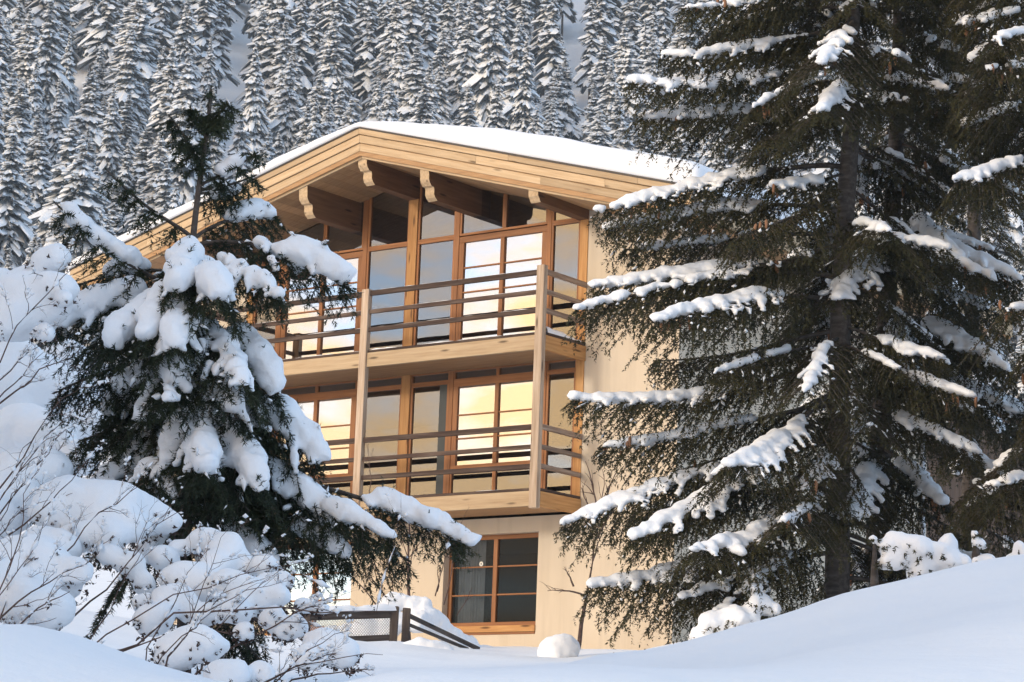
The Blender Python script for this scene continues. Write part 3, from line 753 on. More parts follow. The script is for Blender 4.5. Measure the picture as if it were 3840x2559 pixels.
SPRUCE_BRANCH_A = [
    (3.93, 29.00, 6.68, 1.63, 28.50, 6.07, 0.75, 0.80, 1.00, 0.10),
    (3.93, 29.00, 6.20, 1.25, 28.20, 5.65, 0.80, 1.00, 1.00, 0.10),
    (3.93, 29.00, 5.66, 1.42, 28.70, 5.36, 0.80, 1.00, 1.00, 0.06),
    (3.90, 29.00, 4.94, 0.93, 28.40, 4.13, 0.75, 0.90, 1.00, 0.03),
    (3.87, 29.00, 4.38, 1.05, 28.80, 4.03, 0.80, 1.00, 1.00, 0.01),
    (3.84, 29.00, 4.09, 1.28, 29.30, 3.90, 0.60, 0.60, 1.00, 0.05),
    (3.82, 29.00, 3.78, 0.88, 28.50, 3.27, 0.75, 1.00, 1.00, 0.05),
    (3.82, 29.00, 3.59, 0.70, 28.00, 2.89, 0.75, 0.60, 1.00, 0.01),
    (3.82, 29.00, 3.28, 1.56, 27.40, 2.68, 0.90, 1.00, 1.00, 0.01),
    (3.82, 29.00, 2.58, 0.67, 28.30, 1.93, 0.80, 0.90, 1.00, 0.12),
    (3.83, 29.00, 2.09, 1.02, 28.70, 1.43, 0.70, 0.60, 1.00, 0.08),
    (3.83, 29.00, 1.63, 0.62, 28.10, 0.46, 0.85, 0.90, 1.00, 0.03),
    (3.83, 29.00, 1.73, 1.37, 27.50, 0.26, 0.80, 1.20, 1.00, 0.05),
    (3.83, 29.00, 1.28, 1.98, 26.80, 0.08, 0.80, 1.20, 1.00, 0.12),
    (3.83, 29.00, 2.30, 2.35, 27.00, 1.03, 0.90, 1.20, 1.00, 0.11),
    (3.83, 29.00, 0.72, 0.93, 28.10, -0.21, 0.85, 0.90, 1.00, 0.10),
    (3.83, 29.00, 0.37, 1.92, 27.60, -0.36, 0.70, 0.70, 1.00, 0.05),
    (3.93, 29.00, 6.79, 3.29, 26.80, 5.50, 0.70, 0.70, 1.00, 0.06),
    (3.93, 29.00, 6.12, 3.27, 26.60, 4.92, 0.70, 0.70, 1.00, 0.08),
    (3.83, 29.00, 0.52, 2.29, 27.40, -0.56, 0.80, 0.60, 1.00, 0.01),
    (3.88, 29.00, 4.59, 2.47, 27.20, 3.64, 0.70, 0.25, 1.00, 0.07),
    (3.82, 29.00, 2.76, 2.26, 27.80, 2.18, 0.70, 0.30, 1.00, 0.03),
    (3.93, 29.00, 7.34, 1.81, 28.40, 6.62, 0.80, 0.40, 1.00, 0.11),
    (3.93, 29.00, 6.90, 2.33, 29.80, 6.77, 0.80, 0.20, 1.00, 0.01),
    (3.83, 29.00, 1.94, 2.02, 29.50, 1.33, 0.80, 0.20, 1.00, 0.08),
    (3.82, 29.00, 2.97, 1.67, 29.40, 2.60, 0.80, 0.25, 1.00, 0.10),
    (3.83, 29.00, 1.07, 1.48, 29.80, 0.83, 0.80, 0.30, 1.00, 0.03),
    (3.84, 29.00, 4.01, 1.97, 29.60, 3.65, 0.80, 0.20, 1.00, 0.11),
    (3.83, 29.00, 1.33, 2.93, 26.60, 0.40, 0.70, 0.50, 1.00, 0.10),
    (3.93, 29.00, 5.93, 2.61, 27.50, 5.18, 0.70, 0.30, 1.00, 0.00),
    (3.82, 29.00, 2.45, 4.06, 27.80, 1.63, 0.70, 0.40, 1.00, 0.08),
    (3.82, 29.00, 2.86, 3.21, 27.20, 1.89, 0.70, 0.50, 1.00, 0.00),
    (3.83, 29.00, 1.73, 3.25, 27.40, 0.84, 0.70, 0.50, 1.00, 0.06),
    (3.83, 29.00, 2.25, 3.17, 29.40, 1.98, 0.80, 0.20, 1.00, 0.05),
    (3.92, 29.00, 8.90, 4.53, 28.11, 8.46, 0.58, 0.33, 0.90, 0.06),
    (3.93, 29.00, 7.34, 3.85, 27.58, 6.85, 0.59, 0.38, 0.90, 0.06),
    (3.92, 29.00, 8.68, 3.47, 27.81, 8.34, 0.66, 0.43, 0.90, 0.04),
    (3.83, 29.00, 0.61, 5.99, 28.89, -0.20, 0.53, 0.31, 0.90, 0.08),
    (3.93, 29.00, 5.74, 2.58, 28.53, 5.16, 0.56, 0.44, 0.90, 0.00),
    (3.93, 29.00, 5.56, 2.70, 27.67, 4.83, 0.57, 0.13, 0.90, 0.02),
    (3.83, 29.00, 1.70, 4.78, 30.44, 1.36, 0.67, 0.40, 0.90, 0.01),
    (3.88, 29.00, 4.52, 3.80, 30.55, 4.03, 0.52, 0.85, 0.90, 0.03),
    (3.93, 29.00, 5.29, 4.94, 29.38, 5.05, 0.57, 0.30, 0.90, 0.09),
    (3.93, 29.00, 6.37, 4.28, 27.74, 5.95, 0.65, 0.50, 0.90, 0.07),
    (3.82, 29.00, 2.88, 5.10, 29.05, 2.61, 0.54, 0.59, 0.90, 0.00),
    (3.92, 29.00, 7.57, 2.67, 28.08, 7.16, 0.57, 0.43, 0.90, 0.07),
    (3.83, 29.00, 2.06, 5.38, 28.40, 1.47, 0.57, 0.72, 0.90, 0.02),
    (3.93, 29.00, 6.58, 2.89, 29.04, 6.39, 0.61, 0.42, 0.90, 0.08),
    (3.92, 29.00, 9.57, 2.89, 28.61, 9.22, 0.65, 0.52, 0.90, 0.06),
    (3.90, 29.00, 4.86, 2.91, 28.13, 4.45, 0.63, 0.68, 0.90, 0.10),
    (3.82, 29.00, 2.42, 5.32, 28.57, 1.97, 0.55, 0.45, 0.90, 0.00),
    (3.93, 29.00, 7.27, 4.61, 28.18, 6.91, 0.55, 0.58, 0.90, 0.02),
    (3.93, 29.00, 7.00, 2.29, 29.12, 6.62, 0.65, 0.50, 0.90, 0.02),
    (3.93, 29.00, 6.51, 5.35, 29.94, 6.05, 0.54, 0.50, 0.90, 0.01),
    (3.92, 29.00, 7.60, 2.75, 29.67, 7.04, 0.68, 0.85, 0.90, 0.06),
    (3.83, 29.00, 0.79, 5.66, 30.36, 0.16, 0.66, 0.33, 0.90, 0.06),
    (3.89, 29.00, 4.71, 5.28, 30.07, 4.05, 0.60, 0.46, 0.90, 0.09),
    (3.93, 29.00, 6.01, 4.92, 28.07, 5.64, 0.57, 0.71, 0.90, 0.03),
    (3.92, 29.00, 7.45, 5.15, 29.51, 7.07, 0.51, 0.44, 0.90, 0.09),
    (3.92, 29.00, 8.41, 2.87, 30.08, 8.10, 0.58, 0.63, 0.90, 0.00),
    (3.92, 29.00, 9.09, 5.06, 28.46, 8.78, 0.60, 0.18, 0.90, 0.09),
    (3.83, 29.00, 0.53, 5.59, 29.85, 0.09, 0.58, 0.69, 0.90, 0.07),
    (3.92, 29.00, 7.85, 3.33, 30.05, 7.52, 0.64, 0.44, 0.90, 0.03),
    (3.93, 29.00, 5.35, 5.18, 29.56, 4.79, 0.60, 0.64, 0.90, 0.06),
    (3.85, 29.00, 4.13, 4.31, 27.70, 3.77, 0.68, 0.47, 0.90, 0.08),
    (3.88, 29.00, 4.64, 3.89, 30.41, 4.11, 0.58, 0.44, 0.90, 0.00),
    (3.83, 29.00, 0.08, 5.91, 28.40, -0.42, 0.63, 0.32, 0.90, 0.04),
    (3.92, 29.00, 9.42, 4.74, 29.39, 9.22, 0.67, 0.29, 0.90, 0.08),
    (3.92, 29.00, 9.72, 4.70, 29.30, 9.38, 0.66, 0.46, 0.90, 0.09),
    (3.92, 29.00, 7.48, 3.80, 30.34, 7.17, 0.69, 0.37, 0.90, 0.06),
    (3.84, 29.00, 4.08, 3.49, 30.77, 3.32, 0.62, 0.71, 0.90, 0.08),
    (3.93, 29.00, 6.71, 2.89, 28.90, 6.37, 0.54, 0.49, 0.90, 0.09),
    (3.83, 29.00, 3.93, 3.90, 30.79, 3.18, 0.68, 0.63, 0.90, 0.03),
    (3.83, 29.00, 3.97, 2.76, 28.37, 3.54, 0.60, 0.42, 0.90, 0.07),
    (3.92, 29.00, 8.99, 4.26, 30.43, 8.62, 0.55, 0.36, 0.90, 0.03),
    (3.85, 29.00, 4.19, 5.22, 29.34, 3.85, 0.53, 0.58, 0.90, 0.10),
    (3.83, 29.00, 0.85, 2.47, 29.53, 0.46, 0.60, 0.49, 0.90, 0.07),
    (3.82, 29.00, 2.45, 5.20, 27.96, 2.04, 0.68, 0.54, 0.90, 0.01),
    (3.92, 29.00, 7.63, 3.12, 27.73, 7.01, 0.50, 0.55, 0.90, 0.04),
    (3.86, 29.00, 4.29, 4.15, 27.40, 3.79, 0.55, 0.43, 0.90, 0.06),
    (3.83, 29.00, 0.57, 4.39, 30.43, 0.16, 0.57, 0.30, 0.90, 0.02),
    (3.82, 29.00, 2.79, 4.38, 27.87, 2.29, 0.52, 0.28, 0.90, 0.05),
    (3.93, 29.00, 5.52, 4.29, 30.61, 4.89, 0.55, 0.61, 0.90, 0.05),
    (3.92, 29.00, 8.26, 5.27, 28.46, 7.71, 0.58, 0.41, 0.90, 0.04),
    (3.92, 29.00, 5.19, 4.80, 29.69, 4.81, 0.54, 0.64, 0.90, 0.06),
    (3.84, 29.00, 4.04, 4.96, 28.12, 3.78, 0.54, 0.75, 0.90, 0.02),
    (3.93, 29.00, 6.94, 3.83, 27.75, 6.61, 0.55, 0.56, 0.90, 0.10),
    (3.92, 29.00, 8.06, 4.71, 27.81, 7.59, 0.61, 0.54, 0.90, 0.01),
    (3.85, 29.00, 4.11, 5.64, 28.88, 3.59, 0.59, 0.68, 0.90, 0.00),
    (3.92, 29.00, 7.74, 5.25, 28.64, 7.22, 0.61, 0.40, 0.90, 0.05),
    (3.82, 29.00, 3.53, 5.21, 29.86, 2.86, 0.51, 0.42, 0.90, 0.01),
    (3.82, 29.00, 3.03, 4.90, 28.14, 2.50, 0.54, 0.60, 0.90, 0.08),
    (3.92, 29.00, 8.58, 2.50, 29.20, 8.20, 0.66, 0.63, 0.90, 0.09),
    (3.93, 29.00, 5.75, 4.42, 28.00, 5.46, 0.53, 0.59, 0.90, 0.04),
    (3.93, 29.00, 7.34, 2.67, 29.70, 6.88, 0.55, 0.18, 0.90, 0.07),
    (3.93, 29.00, 5.54, 2.77, 29.30, 5.08, 0.57, 0.65, 0.90, 0.09),
    (3.93, 29.00, 6.69, 4.34, 30.21, 6.30, 0.62, 0.51, 0.90, 0.07),
    (3.92, 29.00, 9.55, 4.89, 28.52, 9.23, 0.59, 0.45, 0.90, 0.08),
    (3.92, 29.00, 5.24, 5.05, 29.77, 4.83, 0.57, 0.90, 0.90, 0.09),
    (3.92, 29.00, 8.24, 3.77, 27.84, 7.89, 0.64, 0.55, 0.90, 0.05),
]
SPRUCE_BRANCH_B = [
    (4.72, 31.00, 4.62, 3.71, 28.40, 3.20, 0.95, 1.30, 1.00, 0.02),
    (4.73, 31.00, 5.02, 5.29, 29.40, 3.94, 0.85, 1.20, 1.00, 0.04),
    (4.73, 31.00, 4.96, 3.99, 29.80, 4.04, 0.80, 0.90, 1.00, 0.10),
    (4.72, 31.00, 4.73, 6.18, 30.20, 3.91, 0.85, 1.00, 1.00, 0.04),
    (4.67, 31.00, 3.64, 5.92, 29.80, 2.73, 0.85, 1.20, 1.00, 0.02),
    (4.67, 31.00, 3.50, 4.66, 28.50, 2.24, 0.70, 1.00, 1.00, 0.08),
    (4.65, 31.00, 3.00, 6.53, 30.50, 2.25, 0.90, 1.00, 1.00, 0.05),
    (4.61, 31.00, 2.18, 3.85, 28.30, 0.66, 0.75, 1.30, 1.00, 0.10),
    (4.60, 31.00, 1.91, 5.13, 29.60, 1.05, 0.75, 1.10, 1.00, 0.03),
    (4.62, 31.00, 2.34, 6.43, 30.40, 1.29, 0.35, 0.80, 1.00, 0.04),
    (4.80, 31.00, 7.02, 5.48, 29.60, 5.83, 0.80, 0.50, 1.00, 0.10),
    (4.80, 31.00, 7.36, 5.45, 30.20, 6.79, 0.80, 0.40, 1.00, 0.06),
    (4.79, 31.00, 6.56, 5.92, 30.40, 5.86, 0.80, 0.50, 1.00, 0.06),
    (4.77, 31.00, 5.81, 5.65, 30.10, 5.10, 0.80, 0.30, 1.00, 0.03),
    (4.76, 31.00, 5.53, 3.70, 31.60, 5.12, 0.80, 0.25, 1.00, 0.00),
    (4.69, 31.00, 4.06, 3.43, 31.50, 3.44, 0.80, 0.20, 1.00, 0.11),
    (4.81, 31.00, 8.14, 3.74, 31.51, 7.92, 0.60, 0.82, 0.90, 0.03),
    (4.83, 31.00, 10.03, 3.90, 32.07, 9.50, 0.65, 0.55, 0.90, 0.03),
    (4.81, 31.00, 7.98, 5.48, 29.43, 7.34, 0.64, 0.20, 0.90, 0.10),
    (4.80, 31.00, 7.61, 3.62, 30.10, 7.01, 0.70, 0.79, 0.90, 0.05),
    (4.83, 31.00, 10.32, 4.95, 29.67, 10.01, 0.67, 0.48, 0.90, 0.09),
    (4.78, 31.00, 6.20, 6.15, 32.00, 5.55, 0.51, 0.56, 0.90, 0.09),
    (4.79, 31.00, 6.25, 4.73, 32.79, 5.91, 0.53, 0.58, 0.90, 0.06),
    (4.80, 31.00, 7.32, 6.09, 32.64, 6.70, 0.62, 0.67, 0.90, 0.02),
    (4.80, 31.00, 7.59, 4.87, 29.37, 7.29, 0.61, 0.31, 0.90, 0.00),
    (4.81, 31.00, 8.12, 3.90, 29.67, 7.79, 0.60, 0.45, 0.90, 0.01),
    (4.82, 31.00, 8.80, 5.48, 32.36, 8.19, 0.54, 0.85, 0.90, 0.03),
    (4.78, 31.00, 6.08, 6.23, 32.93, 5.58, 0.65, 0.40, 0.90, 0.03),
    (4.83, 31.00, 9.94, 3.98, 30.19, 9.57, 0.54, 0.50, 0.90, 0.09),
    (4.82, 31.00, 8.83, 5.81, 31.82, 8.54, 0.58, 1.17, 0.90, 0.08),
    (4.83, 31.00, 10.08, 5.45, 32.01, 9.62, 0.60, 0.79, 0.90, 0.03),
    (4.80, 31.00, 7.65, 3.57, 30.04, 7.14, 0.65, 0.90, 0.90, 0.05),
    (4.83, 31.00, 9.95, 4.77, 31.98, 9.76, 0.52, 0.59, 0.90, 0.07),
    (4.80, 31.00, 7.46, 5.23, 29.63, 7.08, 0.62, 0.87, 0.90, 0.05),
    (4.83, 31.00, 9.98, 5.77, 31.27, 9.63, 0.68, 0.48, 0.90, 0.08),
    (4.84, 31.00, 10.44, 5.53, 29.83, 10.05, 0.60, 0.26, 0.90, 0.09),
    (4.82, 31.00, 9.17, 4.67, 32.65, 8.64, 0.60, 0.31, 0.90, 0.01),
    (4.83, 31.00, 10.07, 6.25, 30.81, 9.60, 0.61, 0.71, 0.90, 0.02),
    (4.80, 31.00, 7.46, 6.09, 31.08, 7.12, 0.62, 0.37, 0.90, 0.05),
    (4.82, 31.00, 8.98, 6.08, 30.63, 8.59, 0.60, 0.36, 0.90, 0.01),
    (4.84, 31.00, 10.63, 5.14, 29.93, 10.25, 0.59, 0.79, 0.90, 0.09),
    (4.81, 31.00, 8.49, 6.18, 32.02, 8.18, 0.60, 0.90, 0.90, 0.04),
    (4.79, 31.00, 6.69, 6.04, 29.00, 5.82, 0.66, 0.53, 0.90, 0.03),
    (4.84, 31.00, 10.52, 3.96, 31.26, 10.31, 0.58, 0.46, 0.90, 0.08),
    (4.81, 31.00, 8.12, 4.49, 29.84, 7.69, 0.65, 0.57, 0.90, 0.04),
    (4.80, 31.00, 7.18, 6.16, 32.59, 6.32, 0.66, 0.37, 0.90, 0.08),
    (4.76, 31.00, 5.57, 6.58, 30.48, 4.93, 0.52, 0.49, 0.90, 0.01),
    (4.82, 31.00, 9.08, 3.71, 30.45, 8.73, 0.57, 0.63, 0.90, 0.05),
    (4.78, 31.00, 6.14, 3.18, 29.47, 5.74, 0.64, 0.65, 0.90, 0.01),
    (4.79, 31.00, 6.39, 5.11, 29.54, 5.90, 0.56, 0.27, 0.90, 0.10),
    (4.83, 31.00, 9.96, 5.89, 30.87, 9.53, 0.70, 0.34, 0.90, 0.01),
    (4.83, 31.00, 9.32, 6.57, 31.38, 8.99, 0.69, 0.60, 0.90, 0.09),
    (4.81, 31.00, 8.45, 5.32, 32.57, 7.98, 0.64, 0.76, 0.90, 0.05),
    (4.83, 31.00, 9.93, 4.17, 30.14, 9.71, 0.62, 0.51, 0.90, 0.01),
    (4.82, 31.00, 8.51, 5.53, 32.54, 8.10, 0.55, 0.43, 0.90, 0.05),
    (4.78, 31.00, 6.06, 5.84, 28.77, 5.55, 0.51, 0.55, 0.90, 0.04),
    (4.84, 31.00, 10.38, 3.74, 30.79, 10.12, 0.63, 0.23, 0.90, 0.03),
    (4.80, 31.00, 7.02, 5.13, 33.18, 6.41, 0.59, 0.64, 0.90, 0.05),
    (4.82, 31.00, 9.14, 5.07, 29.87, 8.78, 0.58, 0.67, 0.90, 0.07),
    (4.80, 31.00, 7.58, 5.62, 32.07, 7.14, 0.68, 0.32, 0.90, 0.04),
    (4.82, 31.00, 8.63, 6.44, 31.23, 8.15, 0.60, 0.36, 0.90, 0.06),
    (4.83, 31.00, 9.34, 6.51, 30.58, 8.74, 0.52, 0.58, 0.90, 0.00),
    (4.82, 31.00, 9.09, 3.51, 31.57, 8.56, 0.61, 0.47, 0.90, 0.04),
    (4.79, 31.00, 6.67, 5.67, 33.12, 5.80, 0.68, 0.77, 0.90, 0.08),
    (4.82, 31.00, 9.06, 6.29, 30.13, 8.56, 0.52, 0.23, 0.90, 0.02),
    (4.83, 31.00, 9.71, 3.31, 30.46, 9.32, 0.54, 0.58, 0.90, 0.06),
    (4.82, 31.00, 9.21, 3.64, 32.39, 8.51, 0.61, 0.70, 0.90, 0.09),
    (4.82, 31.00, 9.11, 3.34, 31.35, 8.55, 0.64, 0.32, 0.90, 0.02),
    (4.67, 31.00, 3.53, 4.67, 29.55, 2.95, 0.51, 0.92, 0.90, 0.05),
    (4.68, 31.00, 3.75, 5.51, 31.61, 3.31, 0.66, 0.45, 0.90, 0.08),
    (4.65, 31.00, 3.07, 5.18, 32.41, 2.72, 0.53, 0.67, 0.90, 0.06),
    (4.58, 31.00, 0.36, 5.06, 29.63, 0.04, 0.61, 0.76, 0.90, 0.10),
    (4.62, 31.00, 2.48, 3.49, 31.22, 2.15, 0.67, 0.39, 0.90, 0.05),
    (4.58, 31.00, 0.53, 5.97, 30.67, 0.16, 0.54, 0.22, 0.90, 0.08),
    (4.68, 31.00, 3.88, 3.59, 31.95, 3.61, 0.53, 0.61, 0.90, 0.03),
    (4.69, 31.00, 4.04, 5.92, 30.22, 3.48, 0.66, 0.59, 0.90, 0.02),
    (4.59, 31.00, 1.31, 5.97, 31.50, 0.73, 0.64, 0.04, 0.90, 0.01),
    (4.63, 31.00, 2.62, 5.89, 31.10, 2.38, 0.54, 0.56, 0.90, 0.01),
    (4.68, 31.00, 3.82, 4.73, 32.20, 3.37, 0.63, 0.55, 0.90, 0.02),
    (4.59, 31.00, 1.44, 4.11, 29.43, 0.87, 0.68, 0.83, 0.90, 0.03),
    (4.66, 31.00, 3.28, 5.10, 32.29, 2.79, 0.67, 0.64, 0.90, 0.05),
    (4.58, 31.00, 0.67, 5.40, 32.95, 0.10, 0.69, 0.75, 0.90, 0.03),
    (4.72, 31.00, 4.66, 3.46, 31.37, 4.33, 0.68, 0.72, 0.90, 0.03),
    (4.61, 31.00, 2.22, 3.89, 29.92, 1.78, 0.63, 0.79, 0.90, 0.03),
    (4.70, 31.00, 4.19, 5.97, 31.99, 3.61, 0.52, 0.17, 0.90, 0.04),
    (4.74, 31.00, 5.12, 5.63, 31.36, 4.94, 0.53, 0.64, 0.90, 0.01),
    (4.72, 31.00, 4.74, 3.49, 31.63, 4.23, 0.61, 0.77, 0.90, 0.09),
    (4.73, 31.00, 4.91, 6.03, 31.10, 4.48, 0.65, 0.54, 0.90, 0.09),
    (4.59, 31.00, 0.91, 6.83, 31.64, 0.06, 0.67, 0.36, 0.90, 0.08),
    (4.58, 31.00, 0.72, 5.92, 29.99, 0.35, 0.63, 0.40, 0.90, 0.09),
    (4.64, 31.00, 2.97, 5.40, 32.17, 2.40, 0.64, 0.63, 0.90, 0.02),
    (4.66, 31.00, 3.29, 6.01, 30.47, 2.94, 0.54, 0.17, 0.90, 0.05),
    (4.70, 31.00, 4.16, 5.88, 31.93, 3.65, 0.62, 0.54, 0.90, 0.04),
    (4.59, 31.00, 0.87, 4.45, 32.80, 0.50, 0.58, 0.74, 0.90, 0.08),
    (4.58, 31.00, 0.30, 6.20, 31.83, -0.45, 0.52, 0.70, 0.90, 0.01),
    (4.64, 31.00, 2.92, 5.00, 29.30, 2.27, 0.56, 0.50, 0.90, 0.01),
    (4.58, 31.00, 0.32, 4.39, 29.15, -0.24, 0.62, 0.72, 0.90, 0.03),
    (4.58, 31.00, 0.73, 5.86, 32.99, -0.00, 0.59, 0.85, 0.90, 0.00),
    (4.67, 31.00, 3.60, 3.67, 31.25, 3.41, 0.50, 0.24, 0.90, 0.00),
    (4.63, 31.00, 2.69, 5.14, 32.83, 2.18, 0.54, 0.64, 0.90, 0.03),
    (4.71, 31.00, 4.51, 4.90, 29.99, 4.10, 0.65, 0.83, 0.90, 0.07),
    (4.59, 31.00, 0.84, 5.91, 30.63, 0.51, 0.68, 0.51, 0.90, 0.09),
    (4.64, 31.00, 2.92, 3.68, 32.49, 2.48, 0.58, 0.93, 0.90, 0.04),
    (4.60, 31.00, 1.96, 5.42, 32.15, 1.38, 0.54, 0.44, 0.90, 0.00),
]
